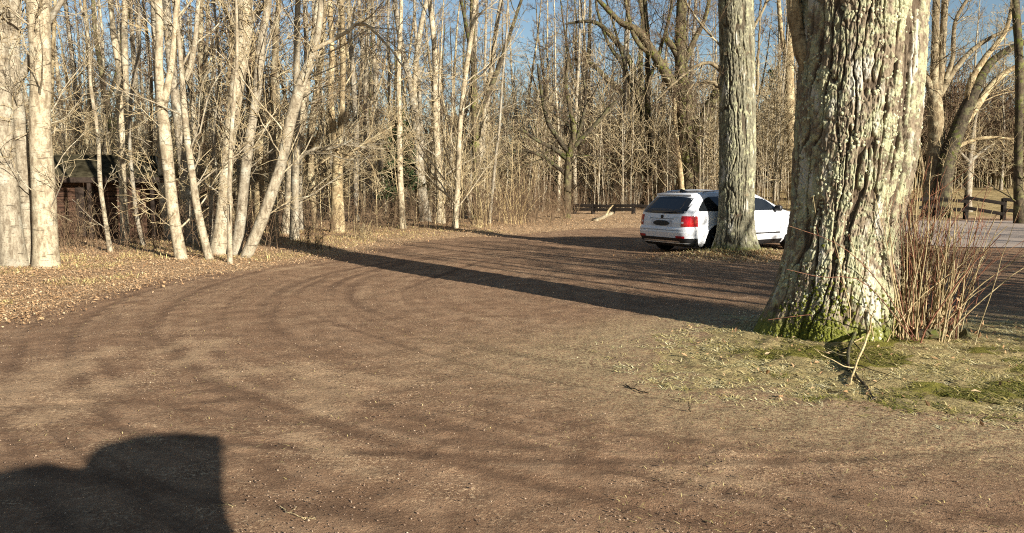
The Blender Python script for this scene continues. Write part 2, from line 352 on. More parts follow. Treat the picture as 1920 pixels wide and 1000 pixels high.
def crown_mesh(name, stems, r, mats, n=(22, 6, 5), L1=(1.2, 3.2), t0=.12, limbs=(), twig=.0045, up=.5, ang=(.5, 1.25)):
    """branches and twigs from stems [(pts, rad)]; limbs are thick traced boughs kept in the crown"""
    Vs, Qs, Mi, off = [], [], [], 0
    def put(Pt, R, k, m):
        nonlocal off
        V, Q = tubes(Pt, R, k); Vs.append(V); Qs.append(Q[0]+off); Mi.append(np.full(len(Q[0]), m)); off += len(V)
    for (c, R) in limbs:
        q = catmull(np.column_stack([c, R]), 26); R_ = q[:, 3]*(1+.12*(r.random(26)-.5)); put(q[None, :, :3]+r.normal(0, .006, (1, 26, 3)), R_[None], 9, 0)
    for s, (c, R) in enumerate(list(stems)+list(limbs)):
        q = catmull(np.column_stack([c, R]), 24); Pt, Rt = q[None, :, :3], q[None, :, 3]
        k1 = n[0] if s < len(stems) else max(5, int(n[0]*.45))
        a, b = grow(Pt, Rt, k1, r, t0 if s < len(stems) else .15, .99, ang[0], ang[1], (L1[0], L1[1], False), .0095, 8, .16, up, twig*1.5)
        put(a, b, 5, 0)
        a2, b2 = grow(a, b, n[1], r, .15, .98, .4, 1.1, (.3, .62, True), .008, 6, .2, .25, twig*1.15); put(a2, b2, 4, 1)
        if n[2]:
            a3, b3 = grow(a2, b2, n[2], r, .15, 1, .4, 1.1, (.3, .7, True), .006, 4, .22, .15, twig); put(a3, b3, 3, 1)
    return mesh_np(name, np.concatenate(Vs), np.concatenate(Qs), True, mats, np.concatenate(Mi))

def traced_tree(name, label, cat, mat, stem, forks=(), tall=13., n=(22, 6, 5), L1=None, t0=.06, group=None, dY=0., seed=1, base=None, sides=18, flare=.35, rough=.05, twig=.0045, mats=None, up=.5, rows=70):
    r = np.random.default_rng(seed*7+3)
    if L1 is None: L1 = (1.0, 2.8) if stem[0][1] > 446 else (1.3, 4.0)
    b = G(*(base or stem[0][:2])); Y0 = b[1]+dY
    def conv(s, grounded):
        pts, rad = [], []
        for k, (px, py, w) in enumerate(s):
            q = P(px, py, Y0); q[1] += r.normal(0, .05) if (k and grounded) else 0
            pts.append(q); rad.append(w/2*Y0/F)
        pts = np.array(pts); rad = np.array(rad)
        if s[-1][1] < 14 and pts[-1, 2] < tall:                          # goes on above the picture
            d = pts[-1]-pts[-2]; d = d/np.linalg.norm(d); q = pts[-1]; rw = rad[-1]; ex, er = [], []; m = 5
            st = (tall-q[2])/m*r.uniform(.7, 1.)
            for k in range(m):
                d = d+np.array([r.normal(0, .10), r.normal(0, .10), .12]); d /= np.linalg.norm(d)
                q = q+d*st; ex.append(q); er.append(rw*(1-(k+1)/(m+.4)))
            pts = np.vstack([pts, ex]); rad = np.concatenate([rad, er])
        return pts, rad
    st = conv(stem, True); z0 = Hs(st[0][0][0], Y0)
    st[0][0] = st[0][0]+np.array([0, 0, z0-.06-st[0][0][2]])
    o3 = st[0][0].copy(); o3[2] = z0
    sub = lambda a: (a[0]-o3, a[1])
    lim = [sub(conv(f, False)) for f in forks]
    st = sub(st)
    root = thing(name, label, cat, tuple(o3), 0, group)
    obj('trunk', trunk_mesh('trunk', st[0], st[1], mat, sides, rows, seed, rough, flare), root)
    obj('crown', crown_mesh('crown', [st], r, mats or [mat, M_TWIG], n, L1, t0, lim, twig, up), root)
    return root

TT = []
def T(name, label, mat, stem, forks=(), **k):
    TT.append(traced_tree(name, label, 'tree', mat, stem, forks, seed=len(TT)+1, **k)); return TT[-1]
# --- left edge cluster
T('bare_tree', 'thick pale trunk cut by the left picture edge, left of two close trunks', M_PALE, [(27, 508, 46), (20, 400, 38), (10, 260, 36), (2, 120, 32), (-4, 0, 30)], n=(22, 7, 5), base=(40, 510), flare=.2, sides=28, rough=.035)
T('bare_tree', 'middle trunk of the pale trio at the left edge with a bough crossing its neighbour', M_PALE, [(56, 507, 26), (50, 400, 25), (37, 260, 25), (26, 125, 25), (30, 0, 23)], [[(38, 150, 14), (52, 118, 15), (72, 80, 13), (92, 40, 11), (118, 0, 9)]], n=(22, 7, 5), base=(55, 508), sides=24, rough=.035, flare=.3)
T('bare_tree', 'thick pale smooth trunk right of the left trio beside the brown shed', M_PALE, [(88, 508, 40), (81, 440, 39), (79, 330, 40), (78, 230, 35), (77, 125, 34), (72, 0, 38)], n=(22, 7, 5), base=(86, 510), sides=28, flare=.35, rough=.035)
# --- slim trunks in front of the shed
T('slim_tree', 'thinnest slim pale trunk crossing the shed roof, leaning left', M_PALE, [(207, 462, 9), (198, 410, 8), (187, 340, 8), (182, 250, 7), (172, 160, 6), (165, 80, 5), (150, 5, 4)], n=(12, 5, 4), L1=(.5, 1.4), tall=8, dY=-2.3, sides=10)
T('slim_tree', 'straight pale trunk in front of the shed with a kink near the top', M_PALE, [(235, 450, 15), (228, 360, 13), (227, 250, 13), (224, 190, 12), (222, 130, 12), (212, 65, 11), (208, 40, 9), (209, 0, 9)], n=(14, 5, 4), L1=(.6, 1.8), tall=11, dY=-1.9, sides=12)
T('slim_tree', 'wavy slim pale trunk at the right end of the shed', M_PALE, [(272, 478, 8), (258, 410, 8), (249, 330, 7), (243, 260, 6), (244, 190, 6), (252, 140, 6), (261, 90, 6), (258, 0, 5)], n=(12, 5, 4), L1=(.5, 1.5), tall=9, dY=1.4, sides=10)
T('bare_tree', 'forking pale trunk just right of the shed, splitting high up', M_PALE, [(341, 492, 19), (328, 410, 20), (316, 320, 21), (308, 240, 22), (302, 185, 17), (297, 120, 14), (298, 60, 13), (296, 0, 13)], [[(307, 200, 14), (317, 150, 12), (326, 80, 10), (333, 0, 9)]], n=(26, 7, 5))
T('bare_tree', 'pale trunk half hidden behind the forking trunk right of the shed', M_PALE, [(318, 455, 14), (308, 380, 14), (300, 300, 13), (297, 220, 11), (292, 120, 10), (288, 0, 9)], n=(14, 5, 5))
T('bare_tree', 'pale trunk with a curved foot and high fork, left of the clustered stems', M_PALE, [(394, 492, 14), (381, 445, 14), (369, 380, 13), (359, 310, 12), (352, 250, 12), (347, 190, 11), (342, 110, 8), (331, 45, 7), (323, 0, 6)], [[(348, 150, 10), (357, 125, 10), (366, 80, 9), (371, 20, 8), (372, 0, 7)]], n=(22, 7, 5))
T('bare_tree', 'straight brownish trunk behind the curved-foot trunk', M_TAN, [(362, 445, 12), (370, 330, 11), (376, 220, 11), (376, 110, 10), (375, 0, 9)], n=(26, 7, 5))
T('bare_tree', 'thick cream trunk leading the cluster of stems at the verge', M_PALE, [(411, 482, 30), (417, 400, 25), (424, 330, 23), (434, 235, 24), (445, 170, 26), (451, 125, 27), (456, 60, 27), (459, 0, 26)], [[(468, 40, 12), (482, 24, 10), (503, 0, 9)]], n=(26, 7, 5), sides=22)
T('slim_tree', 'thin straight cream stem standing foremost in the cluster', M_PALE, [(431, 496, 10), (430, 400, 9), (432, 300, 8), (437, 200, 7), (442, 100, 6), (444, 0, 5)], n=(10, 5, 4), L1=(.5, 1.4), tall=9, sides=10)
T('bare_tree', 'cream trunk fanning right out of the cluster of stems', M_PALE, [(441, 484, 19), (450, 410, 19), (457, 345, 19), (466, 280, 19), (474, 220, 16), (482, 165, 16), (488, 100, 16), (494, 50, 14), (503, 0, 13)], n=(28, 7, 5), sides=20)
T('leaning_tree', 'strongly leaning pale trunk slanting right from the verge', M_PALE, [(460, 486, 20), (489, 420, 21), (512, 362, 20), (526, 310, 19), (541, 240, 20), (555, 190, 21), (570, 140, 18), (582, 105, 14), (595, 60, 12), (602, 0, 10)], [[(586, 95, 9), (640, 66, 7), (680, 45, 6), (720, 78, 4), (760, 130, 3)]], n=(30, 7, 5), sides=20)
T('bare_tree', 'thick pale trunk standing behind the leaning one', M_PALE, [(541, 444, 26), (543, 370, 22), (549, 300, 24), (560, 230, 24), (571, 180, 18), (578, 120, 15), (588, 70, 13), (600, 0, 12)], [[(556, 305, 8), (572, 288, 7), (596, 279, 6), (626, 278, 5), (660, 262, 3)]], n=(30, 7, 5), sides=18)
T('bare_tree', 'pale trunk close behind the thick one, right of the leaning trunk', M_PALE, [(565, 434, 13), (561, 350, 12), (565, 250, 11), (575, 120, 9), (570, 0, 8)], n=(28, 7, 5))
T('bare_tree', 'pale trunk narrowing to its foot between leaning trunk and bushy gap', M_TAN, [(591, 432, 9), (587, 370, 13), (581, 295, 15), (584, 240, 13), (596, 150, 11), (605, 90, 10), (607, 0, 9)], n=(30, 7, 5))
T('bare_tree', 'stout twin-topped grey trunk with a long low bough to the right', M_TAN, [(634, 440, 25), (632, 350, 21), (634, 290, 18), (626, 245, 13), (620, 180, 11), (622, 100, 10), (618, 0, 9)], [[(634, 290, 13), (641, 210, 11), (643, 110, 10), (640, 0, 9)], [(638, 306, 8), (660, 286, 7), (682, 270, 6), (712, 251, 4), (740, 235, 3)]], n=(22, 6, 5))
T('slim_tree', 'slim straight pale trunk before the dark evergreen', M_PALE, [(735, 414, 10), (734, 330, 8), (731, 250, 7), (730, 150, 6), (727, 60, 5), (728, 0, 5)], n=(28, 7, 5), L1=(.8, 2.2), sides=10)
T('bare_tree', 'broad pale trunk splitting into upright boughs, right of the evergreen', M_PALE, [(797, 418, 22), (790, 350, 19), (784, 290, 17), (780, 240, 15), (770, 160, 12), (756, 100, 10), (741, 10, 9)], [[(781, 245, 12), (777, 160, 10), (786, 70, 9), (800, 0, 8)]], n=(30, 7, 5))
T('bare_tree', 'pale trunk right beside the broad split trunk at the turning', M_PALE, [(826, 424, 18), (825, 350, 15), (820, 290, 13), (816, 200, 11), (815, 100, 10), (806, 0, 9)], n=(30, 7, 5))
T('bare_tree', 'straight pale trunk foremost at the bend of the dirt loop', M_PALE, [(853, 432, 11), (858, 345, 10), (862, 250, 9), (868, 180, 9), (876, 115, 9), (886, 50, 8), (891, 0, 7)], n=(36, 8, 5))
T('leaning_tree', 'bright cream trunk slanting right near the bend', M_PALE, [(871, 413, 17), (880, 370, 14), (893, 320, 13), (905, 250, 13), (913, 180, 13), (922, 130, 10), (930, 60, 8), (940, 0, 7)], [[(884, 355, 10), (887, 280, 9), (885, 200, 8), (889, 120, 7), (895, 0, 6)]], n=(30, 7, 5))
T('slim_tree', 'very thin pale stem leaning right, last before the brown thicket', M_PALE, [(917, 424, 6), (923, 360, 6), (930, 290, 5), (936, 240, 5), (942, 150, 4), (950, 60, 4), (952, 0, 3)], n=(12, 5, 4), L1=(.6, 1.6), sides=8)
# --- spreading dark trees right of centre
T('spreading_tree', 'low dark tree with boughs spread like a fan amid the thicket', M_DARK, [(1061, 412, 15), (1064, 350, 14), (1065, 320, 14), (1068, 285, 13), (1076, 250, 10), (1069, 205, 8), (1061, 160, 6), (1066, 100, 4)],
  [[(1068, 290, 10), (1048, 262, 9), (1028, 230, 8), (1016, 180, 6), (1008, 120, 4)], [(1066, 300, 9), (1040, 280, 8), (1008, 264, 6), (978, 244, 5), (950, 240, 3)], [(1062, 328, 8), (1040, 310, 7), (1018, 294, 6), (985, 283, 5), (950, 288, 3)], [(1072, 280, 9), (1092, 258, 8), (1112, 238, 7), (1142, 203, 5), (1170, 175, 3)], [(1080, 262, 7), (1092, 225, 6), (1098, 180, 4), (1090, 120, 3)]], tall=9, n=(22, 7, 5), mats=[M_DARK, M_TWIGB])
T('spreading_tree', 'dark curved tree left of the white car, boughs arching far left', M_DARK, [(1220, 388, 22), (1219, 340, 19), (1214, 300, 20), (1202, 262, 18), (1184, 208, 13), (1160, 170, 12), (1138, 148, 10), (1112, 122, 7), (1090, 113, 5), (1060, 112, 3)],
  [[(1206, 268, 14), (1199, 215, 12), (1192, 160, 12), (1180, 112, 11), (1152, 75, 10), (1124, 46, 8), (1098, 40, 6), (1060, 45, 4)], [(1208, 270, 13), (1206, 200, 11), (1200, 120, 10), (1206, 40, 9), (1200, 0, 8)], [(1182, 200, 8), (1170, 130, 7), (1140, 80, 6), (1120, 20, 5), (1118, 0, 4)]], n=(30, 7, 5), mats=[M_DARK, M_TWIGB])
T('spreading_tree', 'big dark mossy tree behind the car roof with a broken stub', M_DARK, [(1293, 398, 44), (1293, 330, 40), (1289, 262, 37), (1284, 210, 32), (1278, 140, 24), (1276, 80, 20), (1279, 0, 18)],
  [[(1284, 225, 22), (1268, 180, 21), (1254, 148, 20), (1228, 104, 17), (1196, 58, 14), (1166, 44, 11), (1140, 18, 9), (1122, 0, 8)], [(1296, 285, 24), (1312, 240, 22), (1330, 200, 20), (1350, 160, 17), (1362, 110, 14), (1372, 40, 11), (1374, 0, 10)], [(1276, 120, 12), (1262, 90, 11), (1250, 74, 11), (1246, 70, 9)], [(1228, 104, 12), (1205, 90, 9), (1186, 60, 8), (1172, 0, 6)], [(1278, 130, 12), (1300, 80, 10), (1320, 40, 8), (1330, 0, 7)]], n=(30, 7, 5), sides=24, mats=[M_DARK, M_TWIGB])
T('bare_tree', 'sunlit pole-straight trunk between the second tree and the oak', M_TAN, [(1487, 392, 20), (1486, 300, 18), (1481, 220, 19), (1479, 130, 17), (1482, 60, 14), (1490, 0, 12)], [[(1478, 130, 11), (1468, 80, 9), (1462, 30, 8), (1460, 0, 7)]], n=(24, 6, 5))
T('slim_tree', 'thin white birch stem seen in the gap left of the oak', M_PALE, [(1452, 378, 7), (1456, 300, 6), (1458, 200, 5), (1462, 100, 5), (1460, 0, 4)], n=(26, 7, 5), dY=8, L1=(.8, 2), sides=8)
# --- right of the oak
T('spreading_tree', 'grey forked tree right behind the oak with upright stems', M_TAN, [(1752, 408, 36), (1751, 340, 31), (1755, 260, 28), (1753, 200, 26), (1752, 160, 17), (1753, 100, 13), (1754, 0, 12)],
  [[(1757, 185, 16), (1764, 130, 14), (1768, 70, 12), (1772, 0, 11)], [(1748, 180, 14), (1738, 148, 12), (1728, 130, 11), (1716, 112, 9), (1704, 80, 7)], [(1760, 180, 14), (1784, 140, 11), (1812, 105, 9), (1842, 80, 8), (1880, 60, 6), (1930, 40, 4)], [(1772, 150, 10), (1786, 110, 8), (1790, 45, 7), (1812, 0, 6)]], n=(28, 7, 5), sides=24)
T('leaning_tree', 'mossy tree arching right beyond the oak over the fence', M_DARK, [(1762, 410, 30), (1770, 330, 29), (1784, 275, 28), (1808, 215, 25), (1832, 160, 19), (1862, 115, 14), (1915, 82, 11), (1980, 60, 7)],
  [[(1800, 240, 17), (1830, 200, 15), (1866, 152, 12), (1912, 122, 9), (1960, 110, 6)], [(1812, 208, 15), (1822, 150, 12), (1850, 105, 10), (1885, 60, 8), (1900, 0, 7)], [(1778, 290, 10), (1806, 270, 8), (1850, 258, 6), (1910, 262, 4)]], n=(28, 7, 5), dY=.5, mats=[M_TAN, M_TWIG], sides=22)
T('bare_tree', 'dark trunk at the right picture edge standing at the fence', M_DARK, [(1913, 420, 20), (1912, 330, 15), (1912, 220, 14), (1910, 110, 14), (1906, 0, 13)], n=(26, 7, 5))
T('slim_tree', 'small pale forked tree behind the fence under the arching tree', M_PALE, [(1815, 402, 13), (1816, 340, 11), (1819, 300, 9), (1826, 240, 6), (1840, 180, 4)], [[(1818, 305, 7), (1836, 288, 5), (1862, 270, 3)], [(1818, 305, 6), (1800, 285, 5), (1785, 260, 3)]], n=(16, 5, 4), L1=(.7, 1.8), sides=10)

# --- two big bark-ridged trees in the lot: dense meshes
def big_bark(name, prof, Yc, z_hi, nth, nz, ncr, depth, mat, seed, roots, top_r, parent_loc, lean=(0, 0)):
    """prof: (py, left px, right px) edges of the trunk in the photo at distance Yc"""
    zz, cx, rad = [], [], []
    for py, l, r_ in prof:
        a, b = P(l, py, Yc), P(r_, py, Yc); zz.append(a[2]); cx.append((a[0]+b[0])/2); rad.append((b[0]-a[0])/2)
    o_ = np.argsort(zz); zz, cx, rad = np.array(zz)[o_], np.array(cx)[o_], np.array(rad)[o_]
    zz = np.append(zz, z_hi); sl_ = (cx[-1]-cx[-3])/(zz[-2]-zz[-4]); cx = np.append(cx, cx[-1]+sl_*(z_hi-zz[-2])*.6); rad = np.append(rad, top_r)
    q = np.linspace(0, 1, nz)**1.15; z = -.25+q*(z_hi+.25)
    C = np.interp(z, zz, cx); Rr = np.interp(z, zz, rad); k = np.ones(21)/21
    sm = lambda a: np.convolve(np.pad(a, 10, 'edge'), k, 'valid')
    C, Rr = sm(C), sm(Rr)
    u = np.arange(nth)/nth; th_ = u*2*math.pi; Ug, Zg = np.meshgrid(u, z)
    w = (fbm(Ug*6, Zg*1.2, seed, 3)-.5)*1.2
    per = ncr; x1 = (Ug*ncr+w*0); 
    wx = .9*(vn(Ug*9, Zg*.8, seed+2, 9)-.5)+.8*(vn(Ug*ncr, Zg*4.2, seed+4, ncr)-.5)+.35*(vn(Ug*ncr*2, Zg*11, seed+5, ncr*2)-.5)
    n1 = vn(x1+wx, Zg*1.7, seed+7, per); n2 = vn(x1*2+wx*2, Zg*2.6, seed+9, per*2); n3 = vn(x1*.5+wx*.5, Zg*.8, seed+11, per//2)
    nb = vn(x1+wx, Zg*10+3*n1, seed+17, per)
    c1 = np.abs(n1-.5)*2; c3 = np.abs(n3-.5)*2; c2 = np.abs(n2-.5)*2; cb = np.abs(nb-.5)*2
    hgt = .72*sstep(.03, .22, c1)+.10*sstep(0, .16, c3)+.2*sstep(0, .2, c2)*sstep(.1, .3, c1)-.36*(1-sstep(0, .12, cb))*sstep(.05, .2, c1)+.06*c1
    n4 = vn(x1*4, Zg*24, seed+13, per*4); n5 = vn(x1*8, Zg*55, seed+15, per*8)
    hgt = hgt+.30*(n4-.5)+.22*(n5-.5)
    fl = np.exp(-np.maximum(Zg, 0)/.42)
    lob = np.zeros_like(Ug)
    for a0, wd, am in roots:
        d = np.abs((Ug*2*math.pi-a0+math.pi) % (2*math.pi)-math.pi); lob = lob+am*np.exp(-(d/wd)**2)
    big = 1+.02*(vn(Ug*7, Zg*1.1, seed+20, 7)-.5)*2+fl*lob
    Rt = Rr[:, None]*big+depth*(hgt-.9)*(1-.3*fl)
    V = np.stack([C[:, None]+Rt*np.cos(th_), Yc+Rt*np.sin(th_), Zg+0*Rt], -1)-np.array(parent_loc)
    i = np.arange(nz*nth).reshape(nz, nth); j = np.roll(i, -1, 1)
    Q = np.stack([i[:-1], j[:-1], j[1:], i[1:]], -1).reshape(-1, 4)
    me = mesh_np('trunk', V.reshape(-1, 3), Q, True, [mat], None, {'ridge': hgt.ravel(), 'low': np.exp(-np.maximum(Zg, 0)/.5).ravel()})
    return me, z, C, Rr
def big_bark_mat(name, lich_amt, moss_amt, warm=1.):
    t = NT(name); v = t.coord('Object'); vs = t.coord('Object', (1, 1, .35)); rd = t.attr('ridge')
    n1 = t.noise(v, 2.2, 5, .6); n2 = t.noise(vs, 26, 5, .7); n3 = t.noise(v, 11, 4, .65); n4 = t.noise(v, 70, 3, .7)
    c = t.mix(t.ramp(n2, .3, .68), (.115*warm, .088, .056), (.255*warm, .202, .138))
    c = t.mix(t.ramp(n3, .52, .7, 0, .55), c, (.36, .24, .14))
    lf = t.math('MULTIPLY', t.ramp(t.math('ADD', n3, t.math('MULTIPLY', n1, .8)), .98-.14*lich_amt, 1.14-.14*lich_amt), t.ramp(rd, .35, .8))
    c = t.mix(lf, c, t.mix(t.ramp(n4, .35, .65), (.26, .255, .15), (.37, .36, .225)))
    wf = t.math('MULTIPLY', t.ramp(t.noise(vs, 4.5, 4, .6), .57, .66), t.ramp(rd, .55, .9))
    c = t.mix(wf, c, (.44, .41, .33))
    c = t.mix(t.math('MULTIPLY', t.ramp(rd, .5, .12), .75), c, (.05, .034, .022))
    mf = t.math('MULTIPLY', t.ramp(t.math('ADD', t.attr('low'), t.math('MULTIPLY', n3, .7)), .85, 1.15), moss_amt)
    c = t.mix(mf, c, t.mix(n4, (.06, .07, .012), (.2, .21, .035)))
    t.bump(t.math('ADD', n2, t.math('MULTIPLY', n4, .5)), .7, .012)
    return t.out(c, .92, .12)
OZ = Hs(*OAKC); ol = (OAKC[0], OAKC[1], OZ)
oak = thing('oak_tree', 'massive rugged oak with pale lichen and mossy foot in the foreground', 'tree', ol)
OAK_PROF = [(-60, 1508, 1733), (0, 1507, 1728), (100, 1504, 1724), (200, 1499, 1717), (280, 1496, 1709), (340, 1494, 1697), (400, 1490, 1684), (450, 1482, 1678), (500, 1472, 1674), (550, 1462, 1670), (600, 1448, 1664), (650, 1440, 1662), (700, 1436, 1662)]
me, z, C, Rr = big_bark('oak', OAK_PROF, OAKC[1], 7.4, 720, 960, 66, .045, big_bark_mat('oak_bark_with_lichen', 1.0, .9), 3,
    [(math.pi*1.02, .42, .30), (math.pi*1.36, .25, .16), (math.pi*1.62, .3, .12), (math.pi*1.9, .35, .08), (.6, .4, .08), (2.0, .5, .25)], .72, ol)
obj('trunk', me, oak)
r_ = np.random.default_rng(77)
tz = 7.3; tc = np.array([np.interp(tz, z, C)-ol[0], 0, tz-ol[2]])
def limb(p0, dirs, L, r0, n=7):
    p = np.array(p0, float); pts = [p]; d = np.array(dirs, float); d /= np.linalg.norm(d)
    for k in range(n-1):
        d = d+r_.normal(0, .1, 3)+np.array([0, 0, .05]); d /= np.linalg.norm(d); p = p+d*L/(n-1); pts.append(p)
    return np.array(pts), r0*np.linspace(1, .25, n)
ly = OAKC[1]
lp = [P(x, y, ly)-np.array(ol) for x, y in ((1516, 130), (1500, 80), (1492, 40), (1486, 0), (1474, -60), (1440, -150), (1400, -300))]
limbs = [(np.array(lp), np.array([.10, .085, .075, .065, .055, .04, .02])),
         limb(tc, (.4, .1, 1), 6, .42), limb(tc+[.1, 0, -.3], (.9, .5, .8), 6, .33), limb(tc-[.1, 0, .4], (-.7, .6, .9), 5, .3), limb(tc+[0, .1, -.2], (.2, .9, .9), 5, .28)]
obj('crown', crown_mesh('crown', [], r_, [M_TAN, M_TWIGB], (24, 5, 3), (1.2, 3.0), .2, limbs, .005), oak)
# lichen tufts and moss cushions on the oak
tl = MB(); tm = MB()
def cushion(mb, c, nrm, r, rg, k=9):
    n_ = np.array(nrm)/np.linalg.norm(nrm); A, B_ = frames(n_[None]); A, B_ = A[0], B_[0]
    ph = np.arange(k)*2*math.pi/k; R1 = r*rg.uniform(.75, 1.2, k); R2 = R1*.6
    V = np.concatenate([[c+n_*r*.55], c+n_*r*.4+(A*np.cos(ph)[:, None]+B_*np.sin(ph)[:, None])*R2[:, None], c-n_*r*.12+(A*np.cos(ph)[:, None]+B_*np.sin(ph)[:, None])*R1[:, None]])
    a = np.arange(k); b = (a+1) % k
    mb.add(V, [np.stack([0*a, 1+a, 1+b], -1), np.stack([1+a, 1+k+a, 1+k+b, 1+b], -1)])
Vo = np.empty(len(me.vertices)*3, np.float32); me.vertices.foreach_get('co', Vo); Vo = Vo.reshape(960, 720, 3)
rg = np.random.default_rng(8)
for k in range(2600):
    a = rg.uniform(1.0, 1.62)*math.pi if rg.random() < .72 else rg.uniform(1.0, 2.0)*math.pi; a = a % (2*math.pi)
    zi = int(rg.uniform(.03, .72)**.9*959); ai = int(a/2/math.pi*720) % 720
    if fbm(np.array([a*2.2]), np.array([zi*.02]), 91, 3)[0] < .46: continue
    cushion(tl, Vo[zi, ai], (math.cos(a), math.sin(a), .1), rg.uniform(.006, .021), rg, 6)
for k in range(1500):
    a = rg.normal(1.31, .09)*math.pi if rg.random() < .65 else rg.uniform(1.1, 1.95)*math.pi; zi = int(min(.95, abs(rg.normal(0, .05))+.035)*959); ai = int((a % (2*math.pi))/2/math.pi*720) % 720
    cushion(tm, Vo[zi, ai], (math.cos(a), math.sin(a), .4), rg.uniform(.008, .021), rg, 7)
M_LICH = simple('grey_green_lichen', (.42, .41, .26), .95, .1, 0, .3, 40, .4)
M_MOSS = simple('yellow_green_moss', (.10, .105, .018), .95, .1, 0, .5, 60, .8)
o = obj('lichen', tl.mesh('lichen', M_LICH), oak); o['kind'] = 'stuff'
o = obj('moss', tm.mesh('moss', M_MOSS), oak); o['kind'] = 'stuff'

t2l = (TR2C[0], TR2C[1], Hs(*TR2C))
t2 = thing('broad_tree', 'tall mossy trunk standing in front of the white car', 'tree', t2l)
P2 = [(-60, 1346, 1410), (0, 1347, 1411), (100, 1351, 1413), (200, 1350, 1415), (300, 1350, 1416), (380, 1349, 1412), (430, 1347, 1412), (460, 1342, 1416), (485, 1336, 1420)]
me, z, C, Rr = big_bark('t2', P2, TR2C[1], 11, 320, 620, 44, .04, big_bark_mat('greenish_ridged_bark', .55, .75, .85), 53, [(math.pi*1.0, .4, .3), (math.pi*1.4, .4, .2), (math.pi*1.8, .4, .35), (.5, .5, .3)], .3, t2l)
obj('trunk', me, t2)
L2 = lambda *p: (np.array([P(x, y, TR2C[1]-.02)-np.array(t2l) for x, y, w in p]), np.array([w/2*TR2C[1]/F for x, y, w in p]))
limbs = [L2((1412, 178, 7), (1420, 172, 6), (1421, 120, 5), (1424, 50, 4), (1427, -30, 3)), L2((1358, 140, 9), (1340, 122, 8), (1322, 118, 6), (1296, 130, 5), (1260, 160, 4), (1230, 190, 2)),
         L2((1358, 170, 8), (1335, 155, 7), (1300, 160, 4), (1285, 180, 2)), L2((1360, 95, 5), (1345, 80, 4), (1318, 50, 4), (1290, 10, 3), (1270, -30, 2)), L2((1408, 60, 6), (1430, 20, 5), (1450, -30, 4)),
         limb((np.interp(9.5, z, C)-t2l[0], 0, 9.5), (-.5, .3, .9), 5, .2), limb((np.interp(10.8, z, C)-t2l[0], 0, 10.8-.1), (.3, .2, 1), 5, .28), limb((np.interp(8.5, z, C)-t2l[0], 0, 8.5), (.8, .2, .7), 4, .16)]
obj('crown', crown_mesh('crown', [], r_, [M_TAN, M_TWIGB], (20, 5, 4), (.6, 1.9), .15, limbs, .004), t2)

# ------------------------------------------------------------------ shed
sb = G(195, 452); sx, sy = sb[0], 22.3
shed = thing('shed', 'low dark brown plank shed with a mossy roof behind the left trees', 'shed', (sx, sy, Hs(sx, sy)), .12)
M_PLANK = NT('dark_red_brown_planks'); t = M_PLANK; v = t.coord('Object', (1.2, 1.2, 8)); n = t.noise(v, 3, 5, .6)
M_PLANK = t.out(t.mix(t.ramp(n, .3, .7), (.032, .017, .011), (.095, .05, .03)), .85, .2)
M_TAR = simple('mossy_tar_roof', (.04, .034, .02), 1., .0, 0, .7, 3, .6)
M_DK = simple('dark_wood_trim', (.03, .02, .014), .8, .2)
mb = MB()
for k in range(11):
    mb.box((0, -.9, .08+k*.145), (3.3, .05, .138), Matrix.Rotation(.14, 3, 'X'), .012)
    for s in (-1, 1): mb.box((s*1.65, 0, .08+k*.145), (.05, 1.8, .138), None, .012)
mb.box((0, .9, .8), (3.3, .05, 1.6)); mb.build('wall', M_PLANK, shed)
mb = MB(); rp = .42
mb.box((0, -.62, 2.0), (3.9, 1.55, .06), Matrix.Rotation(rp, 3, 'X'), .01); mb.box((0, .78, 2.0), (3.9, 1.55, .06), Matrix.Rotation(-rp, 3, 'X'), .01)
mb.box((0, .08, 2.32), (3.9, .16, .05), None, .01)
rf = mb.build('roof', M_TAR, shed); mb = MB(); mb.box((0, -1.36, 1.62), (3.96, .035, .14), None, .006); mb.build('eave_board', M_DK, rf)
mb = MB(); mb.box((-.25, -.94, .75), (.5, .04, 1.35), None, .01); d_ = mb.build('door', M_DK, shed)
mb = MB(); mb.tube([(-.07, -.965, .8), (-.07, -1.0, .8), (-.07, -1.0, .72)], .012); mb.build('handle', simple('rusty_iron', (.08, .05, .04), .7, .4, .6), d_)
for s in (-1.62, 0, 1.62): MB().box((s, -1.28, .78), (.09, .09, 1.56), None, .01).build('post', M_DK, shed)


# ------------------------------------------------------------------ white estate car
ZT = [.20, .28, .40, .52, .60, .64, .75, .88, .96, 1.0, 1.04, 1.2, 1.33, 1.385, 1.42, 1.445, 1.462, 1.47]
XR = [.20, .08, .03, .0, .01, .045, .05, .075, .10, .12, .155, .30, .42, .47, .60, .82, 1.15, 1.6]
XF = [4.45, 4.58, 4.65, 4.66, 4.64, 4.62, 4.5, 4.1, 3.6, 3.42, 3.33, 2.98, 2.68, 2.55, 2.45, 2.38, 2.25, 2.05]
HW = [.80, .86, .895, .905, .907, .907, .907, .90, .885, .872, .85, .772, .705, .66, .615, .54, .40, .18]
NE = [9, 9, 9, 9, 9, 9, 9, 9, 9, 9, 9, 9, 9, 9, 8, 6, 4, 2.5]
ip = lambda z, t: np.interp(z, ZT, t)
def Wy(x, z):                          # half width of the body at length x and height z
    a = (ip(z, XF)-ip(z, XR))/2; xc = (ip(z, XF)+ip(z, XR))/2; q = np.clip(np.abs((x-xc)/a), 0, 1)
    return ip(z, HW)*(1-q**ip(z, NE))**(1/ip(z, NE))
def Xrear(y, z):
    a = (ip(z, XF)-ip(z, XR))/2; xc = (ip(z, XF)+ip(z, XR))/2; q = np.clip(np.abs(y)/ip(z, HW), 0, 1)
    return xc-a*(1-q**ip(z, NE))**(1/ip(z, NE))
